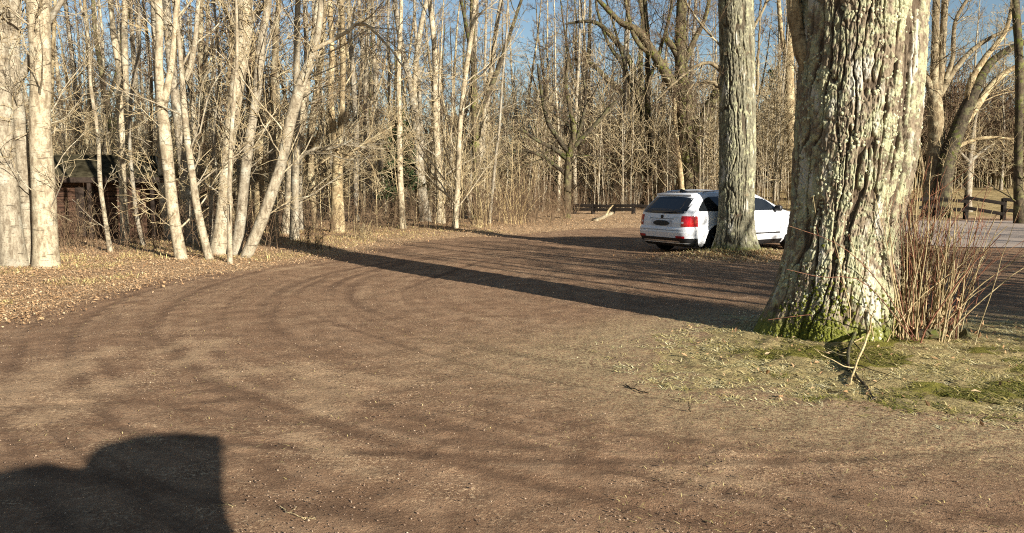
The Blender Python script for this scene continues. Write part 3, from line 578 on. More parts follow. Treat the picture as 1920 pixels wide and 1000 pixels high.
def outline(z, k=200):
    ph = np.linspace(0, 2*math.pi, k, endpoint=False); n = ip(z, NE)
    a = (ip(z, XF)-ip(z, XR))/2; xc = (ip(z, XF)+ip(z, XR))/2; c, s = np.cos(ph), np.sin(ph)
    return np.stack([xc+a*np.sign(c)*np.abs(c)**(2/n), ip(z, HW)*np.sign(s)*np.abs(s)**(2/n), np.full(k, z)], -1)
def car_body(mat, parent, wheels):
    zs = np.unique(np.concatenate([np.linspace(.2, 1.47, 62), ZT])); k = 240
    V = np.stack([outline(z, k) for z in zs]); n = len(zs)
    i = np.arange(n*k).reshape(n, k); j = np.roll(i, -1, 1)
    Q = np.stack([i[:-1], j[:-1], j[1:], i[1:]], -1).reshape(-1, 4)
    C_ = V.reshape(-1, 3)[Q].mean(1); keep = np.ones(len(Q), bool)
    for wx in wheels: keep &= ~((np.hypot(C_[:, 0]-wx, C_[:, 2]-.33) < .375) & (np.abs(C_[:, 1]) > .5))
    me = mesh_np('body', V.reshape(-1, 3), [Q[keep], i[-1][None, :], i[0][::-1][None, :]], True, [mat]); me.set_sharp_from_angle(angle=math.radians(50))
    return obj('body', me, parent)
def side_patch(s, x0, x1, zb, zt, n=14, m=6, off=.004, thick=0.):
    xs_ = np.linspace(x0, x1, n); Gd = np.zeros((n, m, 3))
    for a, x in enumerate(xs_):
        b0, b1 = (zb(x) if callable(zb) else zb), (zt(x) if callable(zt) else zt)
        zz_ = np.linspace(b0, max(b1, b0+.002), m); Gd[a] = np.stack([np.full(m, x), s*(Wy(x, zz_)+off), zz_], -1)
    return Gd if s < 0 else Gd[::-1]
def rear_patch(y0, y1, zb, zt, n=14, m=6, off=.004):
    ys_ = np.linspace(y0, y1, n); Gd = np.zeros((n, m, 3))
    for a, y in enumerate(ys_):
        b0, b1 = (zb(y) if callable(zb) else zb), (zt(y) if callable(zt) else zt)
        zz_ = np.linspace(b0, b1, m); Gd[a] = np.stack([Xrear(y, zz_)-off, np.full(m, y), zz_], -1)
    return Gd[::-1]
def corner_patch(s, p0, p1, z0, z1, n=16, m=6, off=.006):   # wraps round the rear corner, p = angle on the outline
    Gd = np.zeros((n, m, 3)); zz_ = np.linspace(z0, z1, m)
    for a, ph in enumerate(np.linspace(p0, p1, n)):
        for b, z in enumerate(zz_):
            nE = ip(z, NE); A = (ip(z, XF)-ip(z, XR))/2; xc = (ip(z, XF)+ip(z, XR))/2; c, q = math.cos(ph), math.sin(ph)
            Gd[a, b] = (xc+(A+off)*np.sign(c)*abs(c)**(2/nE), s*(ip(z, HW)+off)*abs(q)**(2/nE), z)
    return Gd if s < 0 else Gd[::-1]
t = NT('white_car_paint'); M_PAINT = t.out(t.mix(t.ramp(t.noise(t.coord(), 3), .35, .7), (.74, .75, .77), (.80, .80, .80)), .28, .5); M_PAINT.node_tree.nodes['Principled BSDF'].inputs['Coat Weight'].default_value = .6
M_GLASS = simple('tinted_car_glass', (.012, .014, .016), .04, .6, 0, .1)
M_BLK = simple('black_plastic', (.012, .012, .013), .5, .4); M_CHR = simple('silver_trim', (.5, .5, .5), .3, .5, .8, .1)
M_REDL = simple('red_lamp_lens', (.38, .008, .012), .12, .6, 0, .3, 30); M_LENS = simple('pale_lamp_lens', (.55, .5, .5), .1, .6)
M_TYRE = simple('tyre_rubber', (.015, .015, .015), .85, .2, 0, .3, 30, .3); M_RIM = simple('alloy_rim', (.35, .35, .36), .35, .5, .8, .1)
def wheel(parent, x, s):
    w = MB(); prof = [(.20, -.1), (.29, -.105), (.315, -.1), (.33, -.07), (.33, .07), (.315, .1), (.29, .105), (.20, .1)]
    ph = np.linspace(0, 2*math.pi, 41)
    w.grid(np.stack([np.stack([r*np.cos(ph), np.full(41, y), r*np.sin(ph)], -1) for r, y in prof]))
    wo = w.build('wheel', M_TYRE, parent); wo.location = (x, s*.79, .33)
    rm = MB()
    rm.grid(np.stack([np.stack([r*np.cos(ph), np.full(41, s*y), r*np.sin(ph)], -1) for r, y in [(.205, .1), (.2, .085), (.185, .07)]]))
    for k in range(5):
        R = Matrix.Rotation(k*2*math.pi/5, 3, 'Y'); rm.box(R @ Vector((.11, s*.085, 0)), (.19, .02, .045), R, .006)
    rm.tube([(0, s*.06, 0), (0, s*.1, 0)], .05, 16); rm.build('rim', M_RIM, wo)
def estate_car(root, full=True, gate=True):
    body = car_body(M_PAINT, root, (.95, 3.63))
    mb = MB()
    for wx in (.95, 3.63): mb.box((wx, 0, .42), (.8, 1.5, .5))
    mb.box((2.3, 0, .24), (3.9, 1.5, .12)); mb.build('underbody', M_BLK, root)
    for wx in (.95, 3.63):
        for s in (-1, 1):
            wheel(root, wx, s); a = np.linspace(-.15, math.pi+.15, 30)
            gd = np.stack([np.stack([wx+r*np.cos(a), np.array([s*(Wy(wx+r*math.cos(q), max(.2, .33+r*math.sin(q)))+of) for q in a]), .33+r*np.sin(a)], -1) for r, of in ((.355, -.03), (.36, .008), (.395, .011), (.41, .001))])
            m_ = MB(); m_.grid(gd); m_.build('wheel_arch', M_PAINT, root)
    zb = lambda x: 1.0-.0*x+.02*(1.0-np.clip(x/3., 0, 1)); zt = lambda x: 1.345-.03*abs(x-1.7)**2*.25
    for s in (-1, 1):
        m_ = MB(); m_.grid(side_patch(s, .40, 1.12, 1.008, lambda x: min(1.335, 1.05+.48*(x-.40)+.1*math.sin(math.pi*min(1, (x-.4)/.6))))); m_.build('quarter_window', M_GLASS, root)
        m_ = MB(); m_.grid(side_patch(s, 1.16, 1.92, 1.01, 1.35)); m_.build('rear_side_window', M_GLASS, root)
        m_ = MB(); m_.grid(side_patch(s, 1.98, 3.0, 1.0, lambda x: min(1.35, 1.02+(3.05-x)*.72))); m_.build('front_side_window', M_GLASS, root)
        for x0 in (1.115, 1.925): MB().grid(side_patch(s, x0, x0+.05, 1.0, 1.35, 3, 6, .003)).build('window_pillar', M_BLK, root)
        for x0, x1 in ((1.02, 1.95), (1.955, 3.12)):             # door seams and handles
            m_ = MB()
            m_.grid(side_patch(s, x0 if x0 > 1.1 else 1.35, (x0 if x0 > 1.1 else 1.35)+.008, .34, .99, 2, 14, .002)); m_.grid(side_patch(s, x1-.008, x1, .34, .99, 2, 14, .002)); m_.grid(side_patch(s, 1.36 if x0 < 1.1 else x0, x1, .335, .342, 10, 2, .002))
            dr = m_.build('door_seam', M_BLK, root)
            m_ = MB(); xh = x0+.28 if x0 > 1.1 else 1.5
            m_.tube([(xh, s*(Wy(xh, .9)), .9), (xh+.02, s*(Wy(xh, .9)+.03), .9), (xh+.18, s*(Wy(xh, .9)+.03), .895), (xh+.2, s*Wy(xh, .9), .895)], .012); m_.build('door_handle', M_PAINT, root)
        m_ = MB(); m_.grid(side_patch(s, 1.42, 3.1, .44, .475, 20, 3, .012)); m_.build('side_strip', M_BLK, root)
        m_ = MB(); m_.grid(side_patch(s, 1.36, 3.22, .20, .30, 20, 4, .01)); m_.build('sill', M_BLK, root)
        m_ = MB(); mx = 2.93; m_.box((mx, s*(.9+.07), 1.045), (.11, .19, .135), None, .035); m_.tube([(mx, s*.83, .99), (mx, s*.92, 1.01)], .03); m_.build('wing_mirror', M_BLK, root)
        m_ = MB(); ys = s*.60
        m_.tube([(.72, ys, 1.40), (.80, ys, 1.448), (1.2, ys, 1.468), (1.8, ys, 1.475), (2.3, ys, 1.46), (2.42, ys, 1.42)], .016); m_.build('roof_rail', M_CHR, root)
        m_ = MB(); m_.grid(corner_patch(s, math.radians(180-10.5), math.radians(180-58), .665, .905)); tl_ = m_.build('tail_light', M_REDL, root)
        m_ = MB(); m_.grid(corner_patch(s, math.radians(180-11), math.radians(180-17), .73, .775, 6, 3, .009)); m_.build('reversing_lens', M_LENS, tl_)
        m_ = MB(); m_.grid(corner_patch(s, math.radians(180-4), math.radians(180-24), .40, .45, 10, 3, .012)); m_.build('bumper_reflector', M_REDL, root)
    m_ = MB(); m_.grid(np.concatenate([corner_patch(1, math.radians(180-60), math.radians(180), .2, .40, 24, 5, .008)[::-1], corner_patch(-1, math.radians(180), math.radians(180-60), .2, .40, 24, 5, .008)[1:]])); m_.build('bumper_trim', M_BLK, root)
    m_ = MB(); m_.grid(rear_patch(-.6, .6, .30, .335, 14, 3, .02)); m_.build('skid_strip', M_CHR, root)
    gl = MB(); gl.grid(rear_patch(-.70, .70, lambda y: .945+.02*(y/.66)**4, lambda y: 1.335-.04*(y/.66)**2, 22, 8, .005)); rw = gl.build('rear_window', M_GLASS, root)
    m_ = MB(); m_.tube([(Xrear(0, .955)-.02, 0, .955), (Xrear(.2, .985)-.02, -.2, .985), (Xrear(.4, 1.0)-.02, -.42, 1.0)], .008); m_.build('wiper', M_BLK, rw)
    m_ = MB(); m_.box((.53, 0, 1.388), (.24, 1.16, .045), Matrix.Rotation(-.16, 3, 'Y'), .018); m_.build('roof_spoiler', M_PAINT, root)
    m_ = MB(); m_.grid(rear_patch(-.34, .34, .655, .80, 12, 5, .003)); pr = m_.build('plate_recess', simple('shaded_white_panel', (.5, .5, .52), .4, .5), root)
    m_ = MB(); m_.grid(rear_patch(-.27, .27, lambda y: .727-.06*(1-(y/.28)**4), lambda y: .727+.06*(1-(y/.28)**4), 16, 4, .012)); m_.build('number_plate', M_BLK, pr)
    m_ = MB(); m_.tube([(Xrear(0, .872)-.016, 0, .872), (Xrear(0, .872)+.01, 0, .872)], .042, 20); m_.build('emblem', M_BLK, root)
    m_ = MB()
    m_.grid(rear_patch(-.40, .40, .822, .838, 12, 2, .005)); m_.grid(rear_patch(-.72, .72, .565, .577, 16, 2, .004)); m_.build('tailgate_seam', simple('grey_seam', (.2, .2, .21), .5), root)
    m_ = MB()
    for k in range(7): m_.grid(rear_patch(-.34-.028*k, -.34-.028*k-.02, .86, .88, 2, 2, .006))
    m_.build('model_badge', M_CHR, root)
    m_ = MB(); m_.add(*[np.array([(.62, .0, 1.43), (.85, .0, 1.452), (.64, 0, 1.52), (.62, .025, 1.43), (.85, .02, 1.452), (.62, -.025, 1.43), (.85, -.02, 1.452)]), np.array([[3, 4, 2], [5, 2, 6], [3, 2, 5], [4, 6, 2]])]); m_.build('roof_antenna', M_BLK, root, False)
    ws = MB(); Gd = np.zeros((20, 8, 3))
    for a, y in enumerate(np.linspace(-.7, .7, 20)):
        zz_ = np.linspace(1.03, 1.36, 8); ac = (ip(zz_, XF)+ip(zz_, XR)); yy = y*ip(zz_, HW)/.85*.95; Gd[a] = np.stack([ac-Xrear(yy, zz_)+.004, yy, zz_], -1)
    ws.grid(Gd); ws.build('windscreen', M_GLASS, root)
    return body
PHI = math.radians(58)
cr = np.array([3.92, 17.25])                                     # right rear corner on the ground
hd = np.array([math.sin(PHI), math.cos(PHI)]); lf = np.array([-hd[1], hd[0]])
c0 = cr+lf*.9
car = thing('estate_car', 'white estate car parked behind the mossy trunk, tail towards us', 'car', (c0[0], c0[1], Hs(c0[0]+1.5, c0[1]+1.)-.01), math.atan2(hd[1], hd[0]))
estate_car(car)

# unseen stand-in car, added and shaped to cast the shadow at lower left
ps = Vector((math.cos(SUN_AZ), math.sin(SUN_AZ)))                # across the sun
ss = Vector((-math.sin(SUN_AZ), math.cos(SUN_AZ)))               # away from the sun
caster = thing('shadow_caster_car', 'unseen stand-in car added to cast the shadow at lower left', 'car', (0, 0, 0))
loc = ps*1.16+ss*(-1.23); caster.location = (loc.x, loc.y, 0); caster.scale = (1.12, 1.12, 1.12); caster.rotation_euler = (0, 0, math.atan2(-ps.y, -ps.x))
def shadow_caster_car(root):
    M_GREY = simple('grey_car_paint', (.2, .21, .22), .3, .5)
    car_body(M_GREY, root, (.95, 3.63))
    mb = MB(); mb.box((2.3, 0, .26), (3.9, 1.5, .14))
    for wx in (.95, 3.63): mb.box((wx, 0, .42), (.8, 1.5, .5))
    mb.build('underbody', M_BLK, root)
    for wx in (.95, 3.63):
        for s in (-1, 1): wheel(root, wx, s)
    for s in (-1, 1):
        m_ = MB(); m_.grid(side_patch(s, 1.16, 1.92, 1.01, 1.35)); m_.build('side_window', M_GLASS, root)
        m_ = MB(); m_.grid(side_patch(s, 1.98, 3.0, 1.0, lambda x: min(1.35, 1.02+(3.05-x)*.72))); m_.build('side_window', M_GLASS, root)
    # added panel, cut to give the cast shadow its outline
    m_ = MB(); pp = [(1.56, 1.06), (1.63, 1.176), (1.76, 1.306), (1.91, 1.431), (2.04, 1.531), (1.85, 1.592), (1.63, 1.628), (1.46, 1.62), (1.38, 1.615), (1.29, 1.575), (1.22, 1.515), (1.17, 1.52), (1.07, 1.575), (.9, 1.58), (.3, 1.55), (.3, .7), (1.5, .7)]
    A_ = np.array([((1.58-p)/1.12, -.66, z/1.12) for p, z in pp]); n_ = len(A_); k = np.arange(n_); k2 = (k+1) % n_
    m_.add(np.vstack([A_, A_+np.array([0, .05, 0])]), [np.arange(n_)[None], (np.arange(n_)+n_)[None, ::-1], np.stack([k, k+n_, k2+n_, k2], -1)])
    m_.build('shadow_outline_panel', M_GREY, root, False)
shadow_caster_car(caster)

# ------------------------------------------------------------------ fences
M_FENCE = simple('weathered_dark_wood', (.016, .012, .009), .9, .15, 0, .35, 9, .4)
def fence(label, posts, rails, Yf):
    b = posts[len(posts)//2]; org = np.array([0, 0, 0.]); f0 = P(b[0], b[2], Yf(b[0])); org = np.array([f0[0], f0[1], Hs(f0[0], f0[1])])
    root = thing('wooden_fence', label, 'fence', tuple(org))
    for px, yt, yb in posts:
        top = P(px, yt, Yf(px)); zb = Hs(top[0], top[1])-.1; m_ = MB()
        m_.box((top[0]-org[0], top[1]-org[1], (top[2]+zb)/2-org[2]), (.17, .15, top[2]-zb), Matrix.Rotation(.2, 3, 'Z'), .012); m_.build('post', M_FENCE, root)
    for a, b in rails:
        A, B_ = P(*a, Yf(a[0])-.08)-org, P(*b, Yf(b[0])-.08)-org; d = Vector(B_-A); m_ = MB()
        m_.box((A+B_)/2, (d.length+.12, .05, .15), d.to_track_quat('X', 'Z').to_matrix(), .01); m_.build('rail', M_FENCE, root)
Yr = lambda x: np.interp(x, [1640, 1760, 1930], [35.5, 35.0, 33.6])
fence('dark post and rail fence with sagging rails beyond the road at right', [(1642, 372, 410), (1700, 374, 412), (1758, 367, 412), (1813, 366, 415), (1883, 372, 418), (1944, 372, 419)],
      [((1642, 379), (1700, 378)), ((1642, 393), (1700, 393)), ((1700, 377), (1758, 371)), ((1700, 392), (1758, 386)), ((1758, 374), (1813, 378)), ((1758, 390), (1813, 394)), ((1813, 371), (1883, 382)), ((1813, 390), (1883, 402)), ((1883, 374), (1944, 380)), ((1883, 394), (1944, 400))], Yr)
Yl = lambda x: np.interp(x, [1060, 1215], [40.5, 38.5])
fence('low dark rail fence in the thicket left of the white car', [(1078, 382, 404), (1112, 383, 405), (1150, 383, 405), (1188, 382, 406), (1222, 382, 406)],
      [((1078, 385), (1112, 386)), ((1112, 386), (1150, 387)), ((1150, 386), (1188, 386)), ((1188, 386), (1222, 387)), ((1078, 393), (1112, 393)), ((1112, 393), (1150, 394)), ((1150, 393), (1188, 393))], Yl)

# ------------------------------------------------------------------ fallen log, fallen branch, shoots at the oak
a, b = G(1112, 418), G(1148, 412); r1 = np.random.default_rng(4)
lg = thing('fallen_log', 'pale barkless log lying in the litter left of the white car', 'log', tuple((a+b)/2+np.array([0, 0, Hs(*((a+b)/2)[:2])+.1])))
q = np.linspace(-.5, .5, 9)[:, None]*(b-a+np.array([0, 0, .28])); obj('trunk', trunk_mesh('trunk', q, np.linspace(.10, .07, 9), M_TWIG, 12, 20, 9, .06, 0), lg)
m_ = MB(); m_.tube([q[5], q[5]+np.array([.15, .0, .3]), q[5]+np.array([.32, -.05, .5])], np.array([.05, .04, .025])); m_.build('branch_stub', M_TWIG, lg)

sc0 = G(1720, 640); sz = Hs(sc0[0], sc0[1])
shrub = thing('sprouting_shrub', 'clump of straw and red shoots sprouting at the oak foot', 'shrub', (sc0[0], sc0[1], sz))
r1 = np.random.default_rng(21); n_ = 280
bx = r1.normal(-.06, .27, n_); by = r1.normal(.12, .2, n_)
top = r1.uniform(.6, 1.25, n_)+r1.random(n_)**3*.8; lx = bx*.5+r1.normal(.03, .13, n_); lyy = r1.normal(0, .16, n_)
odd = np.arange(n_) % 9 == 0; lx = np.where(odd, r1.uniform(-.4, 1.1, n_), lx)
tt = np.linspace(0, 1, 9)[None, :]
Ps = np.stack([bx[:, None]+lx[:, None]*tt**1.3, by[:, None]+lyy[:, None]*tt, -.04+top[:, None]*tt*(1-.12*tt*odd[:, None])], -1)+np.cumsum(r1.normal(0, .009, (n_, 9, 3)), 1)
Rs = r1.uniform(.005, .011, n_)[:, None]*np.linspace(1, .38, 9)
V, Q = tubes(Ps[:215], Rs[:215]*1.1, 6); obj('stems', mesh_np('stems', V, Q, True, [M_STRAW]), shrub)
V, Q = tubes(Ps[215:], Rs[215:]*.85, 6); obj('red_stems', mesh_np('red_stems', V, Q, True, [M_RED]), shrub)
a1, b1 = grow(Ps, Rs, 2, r1, .55, .95, .3, .8, (.15, .5, True), .006, 6, .12, .25, .0025); V, Q = tubes(a1, b1, 4)
obj('twigs', mesh_np('twigs', V, Q, True, [M_RED]), shrub)
arch = [np.array([P(x, y, Yq)-np.array([sc0[0], sc0[1], sz]) for x, y in pts]) for Yq, pts in ((7.6, [(1720, 640), (1640, 520), (1570, 458), (1480, 424)]), (7.5, [(1715, 640), (1620, 530), (1540, 520), (1475, 505)]), (8.0, [(1760, 630), (1830, 560), (1880, 500), (1935, 455)]), (7.9, [(1755, 630), (1800, 580), (1850, 500), (1930, 445)]), (8.2, [(1780, 620), (1830, 570), (1835, 480), (1870, 400)]), (7.7, [(1700, 640), (1690, 560), (1672, 470), (1700, 400)]), (8.0, [(1740, 630), (1760, 480), (1800, 400), (1850, 350)]), (7.8, [(1700, 640), (1600, 585), (1520, 590), (1440, 600)]))]
Pa = np.stack([catmull(p, 12) for p in arch]); Ra = np.full((len(arch), 1), .0065)*np.linspace(1, .4, 12)
V, Q = tubes(Pa, Ra, 5); obj('arching_shoots', mesh_np('arching_shoots', V, Q, True, [M_RED]), shrub)
def leaves(n, px, py, pz, r, size, tilt=.7):
    """folded dry leaves: 6 corners each"""
    L = r.uniform(.45, 1.1, n)*size*(1+.9*(r.random(n) < .12)); Wd = L*r.uniform(.35, .6, n); a = r.uniform(0, 2*math.pi, n)
    t1 = r.normal(0, tilt, n); t2_ = r.normal(0, tilt, n); cup = r.uniform(.1, .5, n)
    base = np.array([[-.5, 0, 0], [-.05, .5, 1], [.5, 0, .2], [-.05, -.5, 1], [.0, 0, 0]])
    p = np.stack([base[None, :, 0]*L[:, None], base[None, :, 1]*Wd[:, None], base[None, :, 2]*(cup*Wd*.5)[:, None]], -1)
    c, s = np.cos(t1)[:, None], np.sin(t1)[:, None]; y, z = p[..., 1]*c-p[..., 2]*s, p[..., 1]*s+p[..., 2]*c; p[..., 1], p[..., 2] = y, z
    c, s = np.cos(t2_)[:, None], np.sin(t2_)[:, None]; x, z = p[..., 0]*c-p[..., 2]*s, p[..., 0]*s+p[..., 2]*c; p[..., 0], p[..., 2] = x, z
    c, s = np.cos(a)[:, None], np.sin(a)[:, None]; x, y = p[..., 0]*c-p[..., 1]*s, p[..., 0]*s+p[..., 1]*c; p[..., 0], p[..., 1] = x, y
    p += np.stack([px, py, pz], -1)[:, None]
    i = np.arange(n)[:, None]*5
    F_ = np.concatenate([i+np.array([0, 4, 1]), i+np.array([4, 2, 1]), i+np.array([0, 3, 4]), i+np.array([3, 2, 4])])
    return p.reshape(-1, 3), F_, np.repeat(r.random(n), 5)
def leaf_mat(name, cols):
    t = NT(name); v = t.attr('tone'); rmp = t.n('ShaderNodeValToRGB', {0: v}); e_ = rmp.color_ramp.elements
    for k, c in enumerate(cols):
        el = e_[k] if k < 2 else e_.new(1.)
        el.position = k/(len(cols)-1); el.color = c+(1,)
    return t.out(rmp.outputs[0], .8, .2)
M_LEAF = leaf_mat('dry_leaves', [(.13, .07, .035), (.28, .165, .08), (.36, .225, .115), (.40, .27, .15), (.47, .35, .21)])
M_BLADE = leaf_mat('dry_grass_blades', [(.10, .11, .015), (.24, .21, .045), (.46, .37, .15), (.56, .47, .22), (.66, .58, .34)])
nl = 160; V, Q, tn = leaves(nl, r1.normal(.08, .3, nl), r1.normal(0, .22, nl), np.abs(r1.normal(.12, .22, nl))+.02, r1, .07, 1.)
o = obj('dry_leaves', mesh_np('dry_leaves', V, Q, False, [M_LEAF], None, {'tone': tn}), shrub); o['kind'] = 'stuff'
m_ = MB(); m_.tube([(-.15, -.02, -.03), (-.05, -.12, .05), (.12, -.16, .06), (.2, -.12, -.02)], np.array([.05, .06, .055, .03]), 9); m_.tube([(.42, .02, -.03), (.48, -.05, .05), (.55, -.03, .0)], np.array([.04, .045, .02]), 8); m_.build('old_stub', M_DARK, shrub)

for o in shrub.children:
    if o.name.split('.')[0] in ('stems', 'red_stems', 'twigs', 'arching_shoots'): o['kind'] = 'stuff'
def branch_thing(label, name, lines, Yb, mat, cat='branch'):
    g0 = G(*lines[0][-1][:2]); root = thing(name, label, cat, (g0[0], g0[1], Hs(g0[0], g0[1])))
    off = np.array(root.location)
    for k, ln in enumerate(lines):
        pts = []
        for px, py, w, hgt in ln:
            q = G(px, py); rr0 = ray(px, py); kk = (HC-hgt)/-rr0[2]; q = rr0*kk+np.array([0, 0, HC]); q[2] += Hs(q[0], q[1]); pts.append(q-off)
        c = catmull(np.column_stack([np.array(pts), [w for _, _, w, _ in ln]]), 14); m_ = MB()
        m_.tube(c[:, :3]+np.random.default_rng(k).normal(0, .004, (14, 3)), c[:, 3], 7)
        a1, b1 = grow(c[None, :, :3], c[None, :, 3], 5, np.random.default_rng(k+50), .2, .95, .4, 1., (.15, .4, True), .012, 5, .15, .0, .0022)
        V, Q = tubes(a1, b1, 4); m_.add(V, Q); m_.build('stem' if k == 0 else 'side_branch', mat, root)
branch_thing('dark dead branch lying in front of the oak and shoots', 'fallen_branch', [[(1712, 608, .012, .12), (1650, 600, .014, .14), (1610, 625, .016, .1), (1592, 660, .016, .06), (1590, 700, .012, .02)], [(1590, 660, .01, .06), (1570, 668, .006, .03), (1600, 700, .01, .02), (1640, 752, .007, .01)], [(1650, 600, .01, .14), (1600, 590, .007, .2), (1540, 605, .005, .18)]], 7.5, M_DARK)
branch_thing('pale dead twig bent over the dark branch before the oak', 'dead_twig', [[(1660, 585, .013, .22), (1636, 620, .013, .14), (1615, 665, .011, .06), (1592, 725, .008, .015)], [(1655, 590, .008, .22), (1620, 640, .007, .06), (1598, 652, .005, .02)], [(1600, 668, .006, .03), (1560, 668, .005, .02), (1532, 664, .004, .015)]], 7.3, M_STRAW)
# little sticks lying on the dirt
r1 = np.random.default_rng(31)
for lab, p in (('pale grass stalk lying bent in the dirt near the bottom edge', [(525, 950, .0025, .006), (555, 966, .0025, .012), (590, 975, .002, .006)]), ('pale straw bit in the dark shadow at lower left', [(408, 948, .002, .005), (425, 946, .002, .01), (440, 950, .002, .005)]), ('dark crooked twig at the edge of the dry grass', [(1173, 722, .005, .008), (1192, 730, .005, .012), (1215, 738, .004, .006)]), ('short dark upright twig in the dirt below the grass', [(1294, 772, .006, .005), (1293, 762, .005, .05), (1291, 757, .004, .07)])):
    branch_thing(lab, 'twig', [p], 0, M_STRAW if 'pale' in lab else M_DARK, 'twig')

# ------------------------------------------------------------------ background trees: a few kinds, copied
def proto(kind, seed, hgt, r0, mat, mats, n, L1, t0, lean=.03, forked=False, up=.6):
    r = np.random.default_rng(seed); m = 8; pts = [np.array([0, 0, -.1])]; d = np.array([r.normal(0, lean), r.normal(0, lean), 1.])
    for k in range(m):
        d = d+np.array([r.normal(0, lean), r.normal(0, lean), .15]); d /= np.linalg.norm(d); pts.append(pts[-1]+d*hgt/m)
    pts = np.array(pts); rad = r0*np.linspace(1, .12, m+1)
    lim = []
    if forked:
        for f in range(2):
            p = pts[2+f]; dd = np.array([r.normal(0, .5), r.normal(0, .5), 1.]); q = [p]
            for k in range(5): dd = dd+np.array([r.normal(0, .1), r.normal(0, .1), .2]); dd /= np.linalg.norm(dd); q.append(q[-1]+dd*hgt*.11)
            lim.append((np.array(q), rad[2+f]*.75*np.linspace(1, .2, 6)))
    return trunk_mesh('trunk', pts, rad, mat, 12, 40, seed, .06, .4), crown_mesh('crown', [(pts, rad)], r, mats, n, L1, t0, lim, .0065, up)
PR = [proto('a', 101, 15, .15, M_PALE, [M_PALE, M_TWIGB], (32, 7, 5), (1., 3.2), .08), proto('b', 102, 13, .11, M_PALE, [M_TAN, M_TWIG], (26, 6, 5), (.9, 2.6), .08), proto('c', 103, 14, .14, M_TAN, [M_TAN, M_TWIGB], (32, 7, 5), (1., 3.2), .1, .05),
      proto('d', 104, 12, .17, M_TAN, [M_TAN, M_TWIGB], (32, 7, 5), (1.2, 3.4), .08, .05, True), proto('e', 105, 9, .06, M_PALE, [M_TAN, M_TWIG], (24, 6, 4), (.6, 1.8), .05, .06), proto('f', 106, 10, .08, M_TAN, [M_TAN, M_TWIGB], (26, 6, 5), (.7, 2.0), .05, .07),
      proto('g', 107, 15, .19, M_DARK, [M_DARK, M_TWIGB], (26, 7, 5), (1.4, 3.6), .12, .05, True), proto('h', 108, 16, .13, M_PALE, [M_PALE, M_TWIGB], (24, 6, 5), (.9, 2.6), .15, .02)]
PNAME = ['bare_tree', 'bare_tree', 'bare_tree', 'bare_tree', 'slim_tree', 'slim_tree', 'bare_tree', 'bare_tree']
KIND = ['pale straight bare tree', 'pale bare tree with low twigs', 'brown bare tree', 'forked brown bare tree', 'pale sapling', 'brown sapling', 'dark forked bare tree', 'tall pale bare tree']
def region(px):
    return ('in the woods behind the shed' if px < 300 else 'in the woods behind the clustered stems' if px < 620 else 'in the thicket behind the bend of the loop' if px < 950 else 'in the woods left of the white car' if px < 1240 else 'in the woods behind the white car' if px < 1500 else 'in the woods beyond the right fence')
made = {}
placed = [(o.location.x, o.location.y) for o in TT]
rb = np.random.default_rng(202); cnt = 0; tries = 0
def put_tree(k, x, y, px, sc):
    if k not in made:
        root = thing(PNAME[k], '', 'tree'); obj('trunk', PR[k][0], root); obj('crown', PR[k][1], root); made[k] = root; kids = None
    else:
        src = made[k]; root = src.copy(); COL.objects.link(root)
        for ch in list(src.children): c = ch.copy(); COL.objects.link(c); c.parent = root
    root.location = (x, y, Hs(x, y)-.05); root.rotation_euler = (0, 0, rb.uniform(0, 6.28)); root.scale = (sc, sc, sc*rb.uniform(.9, 1.15))
    root['label'] = KIND[k]+' '+region(px); root['group'] = KIND[k]+'s '+region(px)
while cnt < 205 and tries < 20000:
    tries += 1
    px = rb.uniform(-70, 1990); d = 18+62*rb.random()**1.15
    x, y = (px-960)/F*d, d
    e_ = float(seg_sd(np.array([x]), np.array([y]), EDGE)[0])
    if e_ < 2.2: continue
    if px > 1230 and d < 42: continue
    if px > 1480 and d < 52: continue
    if px > 930 and px < 1230 and d < 41: continue
    if px < 340 and d < 26: continue
    if px > 620 and px < 930 and e_ < 3.2: continue
    mind = .9 if d < 35 else 1.2
    if any((x-a)**2+(y-b)**2 < mind*mind for a, b in placed): continue
    placed.append((x, y)); k = int(rb.choice(8, p=[.2, .16, .15, .1, .14, .12, .05, .08])); put_tree(k, x, y, px, rb.uniform(.8, 1.2)); cnt += 1
cnt = 0; tries = 0
while cnt < 26 and tries < 6000:                                   # the crowded middle of the wood
    tries += 1; px = rb.uniform(640, 1330); d = 42+30*rb.random(); x, y = (px-960)/F*d, d
    if float(seg_sd(np.array([x]), np.array([y]), EDGE)[0]) < 2.5: continue
    if any((x-a)**2+(y-b)**2 < .8 for a, b in placed): continue
    placed.append((x, y)); put_tree(int(rb.choice([0, 1, 2, 3, 6, 7])), x, y, px, rb.uniform(1., 1.35)); cnt += 1
